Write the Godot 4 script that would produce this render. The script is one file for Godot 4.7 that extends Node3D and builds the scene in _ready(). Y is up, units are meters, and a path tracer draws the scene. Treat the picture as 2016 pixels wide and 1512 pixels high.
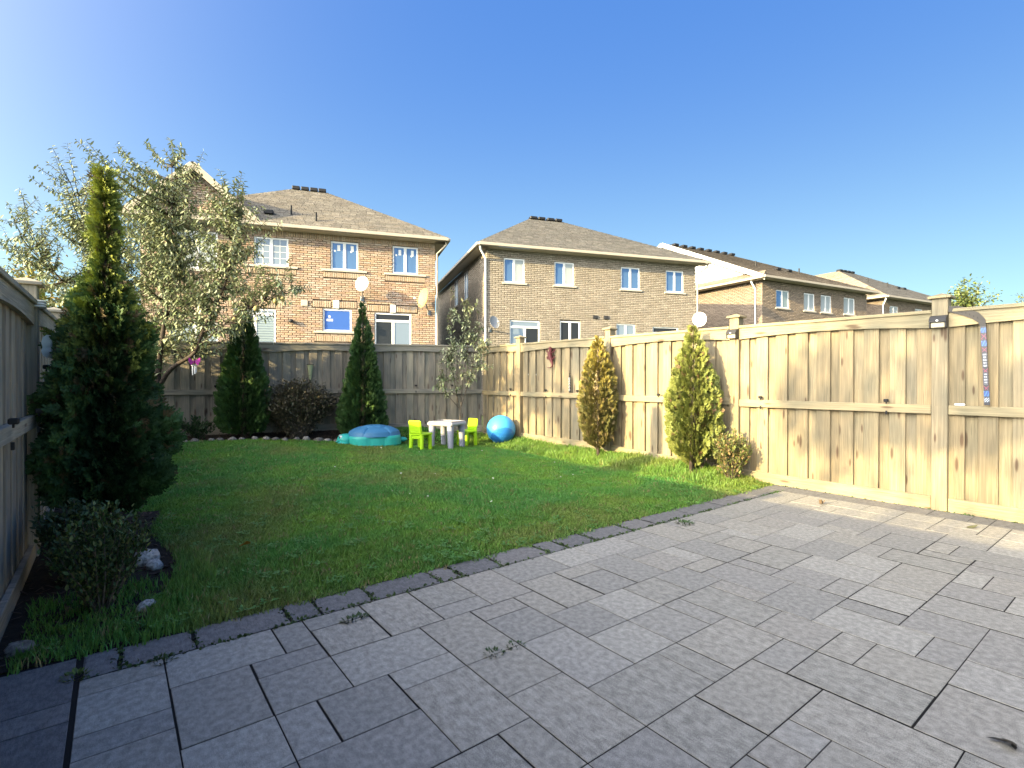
extends Node3D
# A fenced suburban back garden: paved patio, lawn, cedars, three fences, brick houses behind.

class MB:
	var v := PackedVector3Array()
	var n := PackedVector3Array()
	var c := PackedColorArray()
	var t := PackedVector2Array()
	var col := Color.WHITE
	var xf := Transform3D()
	func pv(p: Vector3, nn: Vector3, uv := Vector2.ZERO):
		v.append(xf * p)
		n.append((xf.basis * nn).normalized())
		c.append(col)
		t.append(uv)
	func tri(a: Vector3, b: Vector3, d: Vector3, out: Vector3):
		var q := (b - a).cross(d - a)
		if q.length_squared() < 1e-16: return
		var nn := q.normalized()
		if nn.dot(out) < 0.0:
			nn = -nn
			pv(a, nn); pv(b, nn); pv(d, nn)
		else:
			pv(a, nn); pv(d, nn); pv(b, nn)
	func quad(a: Vector3, b: Vector3, d: Vector3, e: Vector3, out: Vector3):
		tri(a, b, d, out)
		tri(a, d, e, out)
	# smooth triangle with given normals, wound by the mean normal
	func stri(a: Vector3, b: Vector3, d: Vector3, na: Vector3, nb: Vector3, nd: Vector3):
		var q := (b - a).cross(d - a)
		if q.length_squared() < 1e-16: return
		if q.dot(na + nb + nd) < 0.0:
			pv(a, na); pv(b, nb); pv(d, nd)
		else:
			pv(a, na); pv(d, nd); pv(b, nb)
	func box(lo: Vector3, hi: Vector3, e := 0.0):
		var m := (lo + hi) * 0.5
		var h := (hi - lo) * 0.5
		e = minf(e, minf(h.x, minf(h.y, h.z)) * 0.9)
		if e <= 0.0:
			for ax in 3:
				for s in [-1.0, 1.0]:
					var o := Vector3.ZERO; o[ax] = s
					var u := Vector3.ZERO; u[(ax + 1) % 3] = 1.0
					var w := Vector3.ZERO; w[(ax + 2) % 3] = 1.0
					quad(m + (o - u - w) * h, m + (o + u - w) * h, m + (o + u + w) * h, m + (o - u + w) * h, o)
			return
		for ax in 3:
			var u := (ax + 1) % 3
			var w := (ax + 2) % 3
			for s in [-1.0, 1.0]:
				var o := Vector3.ZERO; o[ax] = s
				var q: Array[Vector3] = []
				for k in [[-1, -1], [1, -1], [1, 1], [-1, 1]]:
					var p := Vector3.ZERO
					p[ax] = s * h[ax]; p[u] = k[0] * (h[u] - e); p[w] = k[1] * (h[w] - e)
					q.append(m + p)
				quad(q[0], q[1], q[2], q[3], o)
				# edge between face ax(s) and face u(r), along w
				for r in [-1.0, 1.0]:
					var a := Vector3.ZERO; a[ax] = s * h[ax]; a[u] = r * (h[u] - e); a[w] = -(h[w] - e)
					var b := a; b[w] = h[w] - e
					var d := Vector3.ZERO; d[ax] = s * (h[ax] - e); d[u] = r * h[u]; d[w] = h[w] - e
					var f := d; f[w] = -(h[w] - e)
					var oo := Vector3.ZERO; oo[ax] = s; oo[u] = r
					quad(m + a, m + b, m + d, m + f, oo)
		for sx in [-1.0, 1.0]:
			for sy in [-1.0, 1.0]:
				for sz in [-1.0, 1.0]:
					var g := Vector3(sx, sy, sz)
					tri(m + g * Vector3(h.x, h.y - e, h.z - e), m + g * Vector3(h.x - e, h.y, h.z - e), m + g * Vector3(h.x - e, h.y - e, h.z), g)
	func bar(a: Vector3, b: Vector3, w: float, h: float, e := 0.0, up := Vector3.UP):
		var d := b - a
		var x := d.normalized()
		var z := x.cross(up)
		if z.length() < 0.01: z = x.cross(Vector3.RIGHT)
		z = z.normalized()
		var keep := xf
		xf = keep * Transform3D(Basis(x, z.cross(x), z), (a + b) * 0.5)
		box(Vector3(-d.length() * 0.5, -h * 0.5, -w * 0.5), Vector3(d.length() * 0.5, h * 0.5, w * 0.5), e)
		xf = keep
	func tube(path: Array, rad: Array, sides := 6, caps := true):
		var rings: Array = []
		var nrm: Array = []
		var prev := Vector3.ZERO
		for i in path.size():
			var a: Vector3 = path[maxi(i - 1, 0)]
			var b: Vector3 = path[mini(i + 1, path.size() - 1)]
			var d := (b - a).normalized()
			var x := prev
			if x == Vector3.ZERO: x = Vector3(0.31, 0.2, 0.93)
			x = x - d * x.dot(d)
			if x.length() < 0.01: x = d.cross(Vector3(0.9, 0.1, 0.3))
			x = x.normalized()
			prev = x
			var y := d.cross(x)
			var ring: Array[Vector3] = []
			var nr: Array[Vector3] = []
			var r: float = rad[mini(i, rad.size() - 1)]
			for k in sides:
				var an := TAU * k / sides
				var o := x * cos(an) + y * sin(an)
				nr.append(o)
				ring.append(path[i] + o * r)
			rings.append(ring); nrm.append(nr)
		for i in path.size() - 1:
			for k in sides:
				var l := (k + 1) % sides
				stri(rings[i][k], rings[i][l], rings[i + 1][l], nrm[i][k], nrm[i][l], nrm[i + 1][l])
				stri(rings[i][k], rings[i + 1][l], rings[i + 1][k], nrm[i][k], nrm[i + 1][l], nrm[i + 1][k])
		if caps:
			for i in [0, path.size() - 1]:
				var j: int = 1 if i == 0 else path.size() - 2
				var o: Vector3 = path[i] - path[j]
				for k in range(1, sides - 1):
					tri(rings[i][0], rings[i][k], rings[i][k + 1], o)
	func ball(m: Vector3, r: Vector3, rows := 10, cols := 14, from := 0.0, to := PI):
		for i in rows:
			var a0 := from + (to - from) * i / rows
			var a1 := from + (to - from) * (i + 1) / rows
			for k in cols:
				var b0 := TAU * k / cols
				var b1 := TAU * (k + 1) / cols
				var p: Array[Vector3] = []
				for q in [[a0, b0], [a0, b1], [a1, b1], [a1, b0]]:
					p.append(Vector3(sin(q[0]) * cos(q[1]), cos(q[0]), sin(q[0]) * sin(q[1])))
				stri(m + p[0] * r, m + p[1] * r, m + p[2] * r, p[0] / r, p[1] / r, p[2] / r)
				stri(m + p[0] * r, m + p[2] * r, m + p[3] * r, p[0] / r, p[2] / r, p[3] / r)
	func poly(p: PackedVector3Array, out: Vector3):
		for k in range(1, p.size() - 1):
			tri(p[0], p[k], p[k + 1], out)
	func commit() -> ArrayMesh:
		var m := ArrayMesh.new()
		if v.size() == 0: return m
		var a := []
		a.resize(Mesh.ARRAY_MAX)
		a[Mesh.ARRAY_VERTEX] = v
		a[Mesh.ARRAY_NORMAL] = n
		a[Mesh.ARRAY_COLOR] = c
		a[Mesh.ARRAY_TEX_UV] = t
		m.add_surface_from_arrays(Mesh.PRIMITIVE_TRIANGLES, a)
		return m

var rng := RandomNumberGenerator.new()
var taken := {}
var M := {}
var slabs := {}

func rr(a: float, b: float) -> float: return rng.randf_range(a, b)

func numbered(p: Node, called: String) -> String:
	var key := str(p.get_instance_id()) + called
	var k: int = taken.get(key, 0)
	taken[key] = k + 1
	return called if k == 0 else "%s_%03d" % [called, k]

func tag(o: Node, label: String, category := "", group := "", kind := ""):
	if label: o.set_meta("label", label)
	if category: o.set_meta("category", category)
	if group: o.set_meta("group", group)
	if kind: o.set_meta("kind", kind)

func thing(called: String, label: String, category: String, at := Vector3.ZERO, turn := 0.0, group := "") -> Node3D:
	var o := Node3D.new()
	o.name = numbered(self, called)
	add_child(o, true)
	o.position = at
	o.rotation.y = turn
	tag(o, label, category, group)
	return o

func part(p: Node, called: String, mesh: Mesh, mat: Material, at := Transform3D()) -> MeshInstance3D:
	var o := MeshInstance3D.new()
	o.name = numbered(p, called)
	o.mesh = mesh
	o.material_override = mat
	o.transform = at
	p.add_child(o, true)
	return o

func single(called: String, mesh: Mesh, mat: Material, label: String, category: String, at := Vector3.ZERO, turn := 0.0, group := "") -> MeshInstance3D:
	var o := part(self, called, mesh, mat)
	o.position = at
	o.rotation.y = turn
	tag(o, label, category, group)
	return o

func struct(called: String, mesh: Mesh, mat: Material) -> MeshInstance3D:
	var o := part(self, called, mesh, mat)
	o.set_meta("kind", "structure")
	return o

func scatter(p: Node, called: String, mesh: Mesh, mat: Material, where: Array, tint: Array, stuff := true) -> MultiMeshInstance3D:
	var mm := MultiMesh.new()
	mm.transform_format = MultiMesh.TRANSFORM_3D
	mm.use_colors = true
	mm.mesh = mesh
	mm.instance_count = where.size()
	for i in where.size():
		mm.set_instance_transform(i, where[i])
		mm.set_instance_color(i, tint[i % tint.size()])
	var o := MultiMeshInstance3D.new()
	o.name = numbered(p, called)
	o.multimesh = mm
	o.material_override = mat
	p.add_child(o, true)
	if stuff: o.set_meta("kind", "stuff")
	return o

func copy(o: Node3D, label: String, at: Vector3, turn: float, group := "") -> Node3D:
	var c: Node3D = o.duplicate()
	c.name = numbered(self, str(o.name).rstrip("0123456789").trim_suffix("_"))
	add_child(c, true)
	c.position = at
	c.rotation.y = turn
	tag(c, label, "", group)
	return c

func srgb(r: float, g: float, b: float) -> Color: return Color(r, g, b).linear_to_srgb()

func sstep(a: float, b: float, x: float) -> float:
	var t := clampf((x - a) / (b - a), 0.0, 1.0)
	return t * t * (3.0 - 2.0 * t)

# ---------------------------------------------------------------- textures
func noise(sd: int, freq: float, oct := 3) -> FastNoiseLite:
	var f := FastNoiseLite.new()
	f.seed = sd
	f.noise_type = FastNoiseLite.TYPE_SIMPLEX_SMOOTH
	f.frequency = freq
	f.fractal_octaves = oct
	return f

func tex(im: Image) -> ImageTexture:
	im.generate_mipmaps()
	return ImageTexture.create_from_image(im)

# wood: streaks along v (upright) or along u (lying)
func wood_images(sd: int, lying: bool) -> Array:
	var a := noise(sd, 0.11, 3).get_seamless_image(512, 32)
	var b := noise(sd + 1, 0.22, 2).get_seamless_image(512, 20)
	var d := noise(sd + 2, 0.012, 3).get_seamless_image(256, 256)
	var w := 512
	for im in [a, b, d]:
		im.convert(Image.FORMAT_RF)
		im.resize(w, w, Image.INTERPOLATE_CUBIC)
	var out := Image.create(w, w, false, Image.FORMAT_RGB8)
	var hgt := Image.create(w, w, false, Image.FORMAT_RGB8)
	var r := RandomNumberGenerator.new()
	r.seed = sd
	var knots: Array = []
	for k in 16: knots.append(Vector3(r.randf() * w, r.randf() * w, r.randf_range(3.5, 7.0)))
	for y in w:
		for x in w:
			var g1 := a.get_pixel(x, y).r
			var g2 := b.get_pixel(x, y).r
			var bl := d.get_pixel(x, y).r
			var q := 0.86 + 0.16 * (g1 - 0.5) + 0.12 * (g2 - 0.5) + 0.26 * (bl - 0.5)
			var crack := smoothstep(0.76, 0.84, g2)
			q -= 0.16 * crack
			var red := 0.0
			for k in knots:
				var dx: float = absf(x - k.x); dx = minf(dx, w - dx)
				var dy: float = absf(y - k.y); dy = minf(dy, w - dy)
				if dx < 20.0 and dy < 30.0:
					var e: float = sqrt(dx * dx + dy * dy * 0.25) / k.z
					if e < 1.6:
						q -= 0.30 * (1.0 - smoothstep(0.5, 1.6, e))
						red += 0.05 * (1.0 - smoothstep(0.5, 1.6, e))
			q = clampf(q, 0.2, 1.0)
			var px := Color(clampf(q + red + 0.03 * (bl - 0.5), 0, 1), clampf(q - 0.02 * (bl - 0.5), 0, 1), clampf(q * (1.0 - 0.10 * (bl - 0.3)), 0, 1))
			var hq := clampf(0.5 + 0.5 * (g1 - 0.5) + 0.8 * (g2 - 0.5) - 0.5 * crack, 0, 1)
			if lying:
				out.set_pixel(y, x, px); hgt.set_pixel(y, x, Color(hq, hq, hq))
			else:
				out.set_pixel(x, y, px); hgt.set_pixel(x, y, Color(hq, hq, hq))
	return [tex(out), tex(hgt)]

# grain of cast concrete or stone: fine speckle over soft blotches
func stone_images(sd: int, speck: float, blotch: float, w := 512, streak := 0.0) -> Array:
	var a := noise(sd, 0.28, 2).get_seamless_image(w, w)
	var b := noise(sd + 1, 0.02, 4).get_seamless_image(w, w)
	var d := noise(sd + 2, 0.07, 3).get_seamless_image(w, w / 4)
	d.resize(w, w, Image.INTERPOLATE_CUBIC)
	var out := Image.create(w, w, false, Image.FORMAT_RGB8)
	var hgt := Image.create(w, w, false, Image.FORMAT_RGB8)
	var r := RandomNumberGenerator.new()
	r.seed = sd
	for y in w:
		for x in w:
			var g1 := a.get_pixel(x, y).r
			var g2 := b.get_pixel(x, y).r
			var g3 := d.get_pixel(x, y).r
			var f := r.randf()
			var q := 0.80 + speck * (g1 - 0.5) + blotch * (g2 - 0.5) + streak * (g3 - 0.5) + speck * 0.6 * (f - 0.5)
			if f > 0.992: q += 0.16
			elif f < 0.01: q -= 0.14
			q = clampf(q, 0.15, 1.0)
			out.set_pixel(x, y, Color(q, q, q * 1.0))
			var hq := clampf(0.5 + 0.6 * (g1 - 0.5) + 0.5 * (g2 - 0.5) + streak * 2.0 * (g3 - 0.5) + 0.2 * (f - 0.5), 0, 1)
			hgt.set_pixel(x, y, Color(hq, hq, hq))
	return [tex(out), tex(hgt)]

func mat(c: Color, rough := 0.8, im = null, scale := Vector3.ONE, relief := 0.0, world := true) -> StandardMaterial3D:
	var m := StandardMaterial3D.new()
	m.albedo_color = c.linear_to_srgb()
	m.roughness = rough
	m.metallic_specular = 0.4
	if im:
		m.albedo_texture = im[0]
		m.uv1_triplanar = true
		m.uv1_world_triplanar = world
		m.uv1_scale = scale
		m.uv1_triplanar_sharpness = 8.0
		if relief > 0.0:
			m.heightmap_enabled = true
			m.heightmap_texture = im[1]
			m.heightmap_scale = relief
	return m

func tinted(rough := 0.8, through := 0.0, im = null, scale := Vector3.ONE) -> StandardMaterial3D:
	var m := mat(Color.WHITE, rough, im, scale)
	m.vertex_color_use_as_albedo = true
	if through > 0.0:
		m.backlight_enabled = true
		m.backlight = Color(through, through, through)
		m.cull_mode = BaseMaterial3D.CULL_DISABLED
	return m

# ---------------------------------------------------------------- terrain
# back fence: from the corner at (6.467, -9.495) to the far end at (-0.437, -11.153)
const BF0 := Vector2(-0.437, -11.153)
const BF1 := Vector2(6.467, -9.495)
func back_gap(x: float, z: float) -> float:   # metres in front of the back fence
	var d := (BF1 - BF0).normalized()
	return (Vector2(x, z) - BF0).dot(Vector2(-d.y, d.x))

func ground_at(x: float, z: float) -> float:
	var d := -z - 3.1
	var s := clampf(d / 6.4, 0.0, 1.0)
	var l := clampf((5.6 - x) / 3.6, 0.0, 1.0)
	var g := 0.27 * s * s * l + 0.09 * sstep(5.9, 6.4, x) * clampf(d, 0.0, 1.0)
	var bg := back_gap(x, z)
	var bed := 0.30 * (1.0 - sstep(0.1, 0.8, bg)) * (1.0 - 0.65 * sstep(4.9, 6.2, x))
	return maxf(g, bed)

func on_ground(x: float, z: float, up := 0.0) -> Vector3: return Vector3(x, ground_at(x, z) + up, z)

func bed_edge_x(z: float) -> float: return 0.16 + 0.14 * sstep(-3.2, -3.9, z) + 0.05 * sin(z * 4.0)
func in_bed(x: float, z: float) -> bool:
	if z > -5.9 and x < bed_edge_x(z): return true
	if x < 3.75 and back_gap(x, z) < 0.92 + 0.06 * sin(x * 5.0): return true
	if x < 0.3 and z < -5.9 and x < 0.1: return true
	return false

func _ready():
	# ---- camera, sky, sun, exposure
	var cam := Camera3D.new()
	cam.name = "camera"
	cam.fov = 73.03
	cam.near = 0.05
	cam.far = 900.0
	cam.position = Vector3(0, 1.27, 0)
	cam.rotation = Vector3(deg_to_rad(-0.337), deg_to_rad(-37.5), 0)
	add_child(cam)
	cam.current = true
	var env := Environment.new()
	env.background_mode = Environment.BG_SKY
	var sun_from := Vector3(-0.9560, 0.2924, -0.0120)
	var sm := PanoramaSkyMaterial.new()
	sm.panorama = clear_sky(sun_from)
	sm.energy_multiplier = 1.0
	var sky := Sky.new()
	sky.sky_material = sm
	env.sky = sky
	env.tonemap_mode = Environment.TONE_MAPPER_LINEAR
	env.tonemap_exposure = 5.2
	env.sdfgi_enabled = true
	env.ssao_enabled = true
	env.ssil_enabled = true
	var we := WorldEnvironment.new()
	we.name = "environment"
	we.environment = env
	add_child(we)
	var sun := DirectionalLight3D.new()
	sun.name = "sun"
	sun.light_color = Color(1.0, 0.90, 0.66)
	sun.light_energy = 1.0
	sun.light_angular_distance = 0.5
	sun.shadow_enabled = true
	sun.directional_shadow_max_distance = 120.0
	add_child(sun)
	sun.look_at_from_position(Vector3.ZERO, -sun_from, Vector3.UP)
	rng.seed = 20240611
	materials()
	# ---- large structure
	terrain()
	patio()
	fences()
	houses()
	# ---- plants
	lawn_grass()
	cedars()
	shrubs()
	trees()
	# ---- objects
	toys()
	wall_things()
	small_things()

# cloudless late afternoon air: deep blue overhead, pale at the horizon, brighter and whiter towards the sun
func clear_sky(towards: Vector3) -> ImageTexture:
	var w := 512
	var h := 256
	var im := Image.create(w, h, false, Image.FORMAT_RGBF)
	var zen := Vector3(0.0159, 0.0495, 0.1442)
	var mid := Vector3(0.0311, 0.0766, 0.1886)
	var hor := Vector3(0.1895, 0.3016, 0.2550)
	for y in h:
		var el := PI * (0.5 - (y + 0.5) / h)
		for x in w:
			var az := TAU * (x + 0.5) / w
			var d := Vector3(sin(az) * cos(el), sin(el), -cos(az) * cos(el))
			var th := d.angle_to(towards)
			var c: Vector3
			if el >= 0.0:
				var t := pow(1.0 - sin(el), 5.0)
				var k := clampf((sin(el) - 0.0) / 0.75, 0.0, 1.0)
				c = mid.lerp(zen, k).lerp(hor, t)
			else:
				c = Vector3(0.12, 0.125, 0.11)
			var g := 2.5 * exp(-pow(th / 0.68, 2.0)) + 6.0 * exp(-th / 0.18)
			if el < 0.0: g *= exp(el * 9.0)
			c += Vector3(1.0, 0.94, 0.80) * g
			im.set_pixel(x, y, Color(c.x, c.y, c.z))
	return ImageTexture.create_from_image(im)

func materials():
	var up := wood_images(11, false)
	var ly := wood_images(37, true)
	var us := Vector3(0.95, 0.40, 0.95)
	var ls := Vector3(0.40, 0.95, 0.40)
	var shift := func(m: StandardMaterial3D, k: int) -> StandardMaterial3D:
		m.uv1_offset = Vector3(0.37 * k, 0.53 * k, 0.71 * k)
		return m
	M.warm = []
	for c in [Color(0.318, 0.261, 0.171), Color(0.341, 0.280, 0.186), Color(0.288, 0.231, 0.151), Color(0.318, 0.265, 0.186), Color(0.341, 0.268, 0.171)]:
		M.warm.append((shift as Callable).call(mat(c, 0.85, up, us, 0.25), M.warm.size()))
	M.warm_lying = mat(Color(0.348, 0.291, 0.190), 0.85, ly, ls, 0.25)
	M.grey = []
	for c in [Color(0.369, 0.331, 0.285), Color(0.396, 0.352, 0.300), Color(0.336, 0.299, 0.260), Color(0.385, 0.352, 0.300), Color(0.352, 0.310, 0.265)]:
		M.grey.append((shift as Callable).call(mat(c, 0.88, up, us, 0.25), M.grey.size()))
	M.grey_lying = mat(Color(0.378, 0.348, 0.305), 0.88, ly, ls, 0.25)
	var st := stone_images(5, 0.44, 0.22, 512, 0.08)
	var st2 := stone_images(71, 0.40, 0.20, 512, 0.17)
	M.paver = []
	for c in [Color(0.407, 0.391, 0.355), Color(0.442, 0.425, 0.388), Color(0.371, 0.359, 0.329), Color(0.413, 0.391, 0.350), Color(0.466, 0.448, 0.404), Color(0.383, 0.368, 0.339), Color(0.425, 0.403, 0.355)]:
		M.paver.append(mat(c, 0.82, st, Vector3(2.3, 2.3, 2.3), 0.10))
	M.paver_rough = []
	for c in [Color(0.389, 0.374, 0.334), Color(0.430, 0.408, 0.361)]:
		M.paver_rough.append(mat(c, 0.82, st2, Vector3(1.6, 1.6, 1.6), 0.22))
	M.border = []
	for c in [Color(0.211, 0.209, 0.213), Color(0.238, 0.230, 0.228), Color(0.190, 0.188, 0.194)]:
		M.border.append(mat(c, 0.82, st2, Vector3(1.9, 1.9, 1.9), 0.25))
	M.sand = mat(Color(0.012, 0.011, 0.011), 1.0, st, Vector3(3, 3, 3))
	M.soil = mat(Color(0.028, 0.021, 0.015), 1.0, stone_images(23, 0.6, 0.5, 256), Vector3(2, 2, 2), 1.0)
	M.turf = mat(Color(0.05, 0.10, 0.016), 1.0, stone_images(29, 0.5, 0.5, 256), Vector3(1.5, 1.5, 1.5), 1.0)
	M.field = mat(Color(0.06, 0.09, 0.03), 1.0, stone_images(31, 0.4, 0.5, 256), Vector3(0.5, 0.5, 0.5))
	M.brick = tinted(0.9, 0.0, stone_images(41, 0.35, 0.25, 256), Vector3(5, 5, 5))
	M.mortar = mat(Color(0.36, 0.31, 0.27), 0.95, stone_images(43, 0.3, 0.3, 256), Vector3(2, 2, 2))
	M.mortar_dark = mat(Color(0.27, 0.235, 0.20), 0.95, stone_images(43, 0.3, 0.3, 256), Vector3(2, 2, 2))
	M.shingle = tinted(0.95, 0.0, stone_images(47, 0.5, 0.3, 256), Vector3(2.5, 2.5, 2.5))
	M.white = mat(Color(0.66, 0.67, 0.69), 0.45)
	M.trim = mat(Color(0.368, 0.328, 0.272), 0.5)
	M.siding = mat(Color(0.74, 0.73, 0.70), 0.55)
	M.black = mat(Color(0.012, 0.012, 0.014), 0.5)
	M.blackish = mat(Color(0.03, 0.03, 0.033), 0.6)
	M.glass_blue = mat(Color(0.10, 0.19, 0.36), 0.06); M.glass_blue.metallic = 0.35
	M.film = mat(Color(0.04, 0.105, 0.36), 0.25)
	M.glass_dark = mat(Color(0.022, 0.024, 0.03), 0.05)
	M.glass_grey = mat(Color(0.20, 0.25, 0.32), 0.06); M.glass_grey.metallic = 0.2
	M.curtain = mat(Color(0.30, 0.34, 0.37), 0.8)
	M.blind = mat(Color(0.231, 0.294, 0.322), 0.5)
	M.dish_grey = mat(Color(0.28, 0.29, 0.31), 0.4)
	M.dish_white = mat(Color(0.80, 0.79, 0.77), 0.4)
	M.dish_sun_tint = mat(Color(0.75, 0.42, 0.12), 0.6)  # orange base colour stands in for warm sunlight on the dish
	M.metal = mat(Color(0.30, 0.30, 0.31), 0.4); M.metal.metallic = 0.7
	M.bark = mat(Color(0.085, 0.065, 0.05), 0.95, stone_images(53, 0.5, 0.5, 256), Vector3(6, 3, 6), 0.5)
	M.bark_pale = mat(Color(0.20, 0.165, 0.13), 0.95, stone_images(53, 0.5, 0.5, 256), Vector3(6, 3, 6), 0.5)
	M.leaf = tinted(0.55, 0.35)
	M.needle = tinted(0.6, 0.25)
	M.blade = tinted(0.5, 0.8)
	M.plain = tinted(0.85)
	M.stone = tinted(0.85, 0.0, stone_images(59, 0.35, 0.5, 256), Vector3(6, 6, 6))

# ---------------------------------------------------------------- ground
func sheet(x0: float, x1: float, z0: float, z1: float, step: float, lift: float, keep: int) -> ArrayMesh:
	# keep 0: all, 1: only the planted beds
	var b := MB.new()
	var nx := int(ceil((x1 - x0) / step))
	var nz := int(ceil((z1 - z0) / step))
	for i in nx:
		for k in nz:
			var xa := x0 + (x1 - x0) * i / nx
			var xb := x0 + (x1 - x0) * (i + 1) / nx
			var za := z0 + (z1 - z0) * k / nz
			var zb := z0 + (z1 - z0) * (k + 1) / nz
			if keep == 1 and not in_bed((xa + xb) * 0.5, (za + zb) * 0.5): continue
			if back_gap((xa + xb) * 0.5, (za + zb) * 0.5) < -0.35: continue
			var p: Array[Vector3] = []
			var q: Array[Vector3] = []
			for w in [[xa, za], [xb, za], [xb, zb], [xa, zb]]:
				var y := ground_at(w[0], w[1])
				p.append(Vector3(w[0], y + lift, w[1]))
				q.append(Vector3(ground_at(w[0] - 0.03, w[1]) - ground_at(w[0] + 0.03, w[1]), 0.06, ground_at(w[0], w[1] - 0.03) - ground_at(w[0], w[1] + 0.03)).normalized())
			b.stri(p[0], p[1], p[2], q[0], q[1], q[2])
			b.stri(p[0], p[2], p[3], q[0], q[2], q[3])
	return b.commit()

func terrain():
	var g := MB.new()
	g.quad(Vector3(-400, -0.12, -400), Vector3(400, -0.12, -400), Vector3(400, -0.12, 400), Vector3(-400, -0.12, 400), Vector3.UP)
	struct("ground", g.commit(), M.field)
	struct("lawn", sheet(-0.5, 6.56, -11.6, -3.04, 0.12, -0.012, 0), M.turf)
	struct("garden_bed", sheet(-0.5, 6.5, -11.5, -3.12, 0.06, 0.004, 1), M.soil)

func px(i: float) -> float:
	var ks := [-2.0, 0.0, 22.0, 23.0, 24.0, 26.0, 28.0, 30.0, 32.0, 34.0, 36.0, 38.0, 40.0, 42.0]
	var vs := [-0.44, -0.13, 3.23, 3.40, 3.555, 3.885, 4.20, 4.53, 4.845, 5.16, 5.49, 5.795, 6.095, 6.44]
	for k in ks.size() - 1:
		if i <= ks[k + 1] or k == ks.size() - 2:
			return lerpf(vs[k], vs[k + 1], (i - ks[k]) / (ks[k + 1] - ks[k]))
	return 0.0
func pz(j: float) -> float: return -2.853 + 0.1495 * j

func slab(w: float, d: float, h: float, e: float, ragged := 0.0) -> ArrayMesh:
	# a paving slab: top face, worn chamfer, sides down into the joint
	var b := MB.new()
	var edge: Array[Vector2] = []
	var steps := 1 if ragged == 0.0 else 5
	var cs := [Vector2(-w / 2, -d / 2), Vector2(w / 2, -d / 2), Vector2(w / 2, d / 2), Vector2(-w / 2, d / 2)]
	for k in 4:
		for s in steps:
			var p: Vector2 = cs[k].lerp(cs[(k + 1) % 4], float(s) / steps)
			if ragged > 0.0: p += Vector2(rr(-ragged, ragged), rr(-ragged, ragged))
			edge.append(p)
	var top := PackedVector3Array()
	for p in edge: top.append(Vector3(p.x - signf(p.x) * minf(e, absf(p.x)), 0, p.y - signf(p.y) * minf(e, absf(p.y))))
	b.poly(top, Vector3.UP)
	for k in edge.size():
		var l := (k + 1) % edge.size()
		var a3 := Vector3(edge[k].x, -e * 0.8, edge[k].y)
		var b3 := Vector3(edge[l].x, -e * 0.8, edge[l].y)
		var out := Vector3(edge[k].x + edge[l].x, 0, edge[k].y + edge[l].y)
		b.quad(top[k], top[l], b3, a3, out.normalized() + Vector3.UP)
		b.quad(a3, b3, b3 + Vector3.DOWN * h, a3 + Vector3.DOWN * h, out)
	return b.commit()

func lay(p: Node, called: String, x0: float, x1: float, z0: float, z1: float, m: Material, gap := 0.004, ragged := 0.0):
	var g0 := gap * rr(0.7, 1.3) * (1.0 + 0.8 * sstep(1.2, 3.6, (x0 + x1) * 0.5))
	var g1 := gap * rr(0.6, 1.0)
	var o := part(p, called, slab(x1 - x0 - g0, z1 - z0 - g1, 0.045, 0.0018 if ragged == 0.0 else 0.006, ragged), m)
	o.position = Vector3((x0 + x1) * 0.5, rr(-0.0006, 0.0008), (z0 + z1) * 0.5)
	o.rotation = Vector3(rr(-0.0015, 0.0015), 0, rr(-0.0015, 0.0015))

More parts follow.
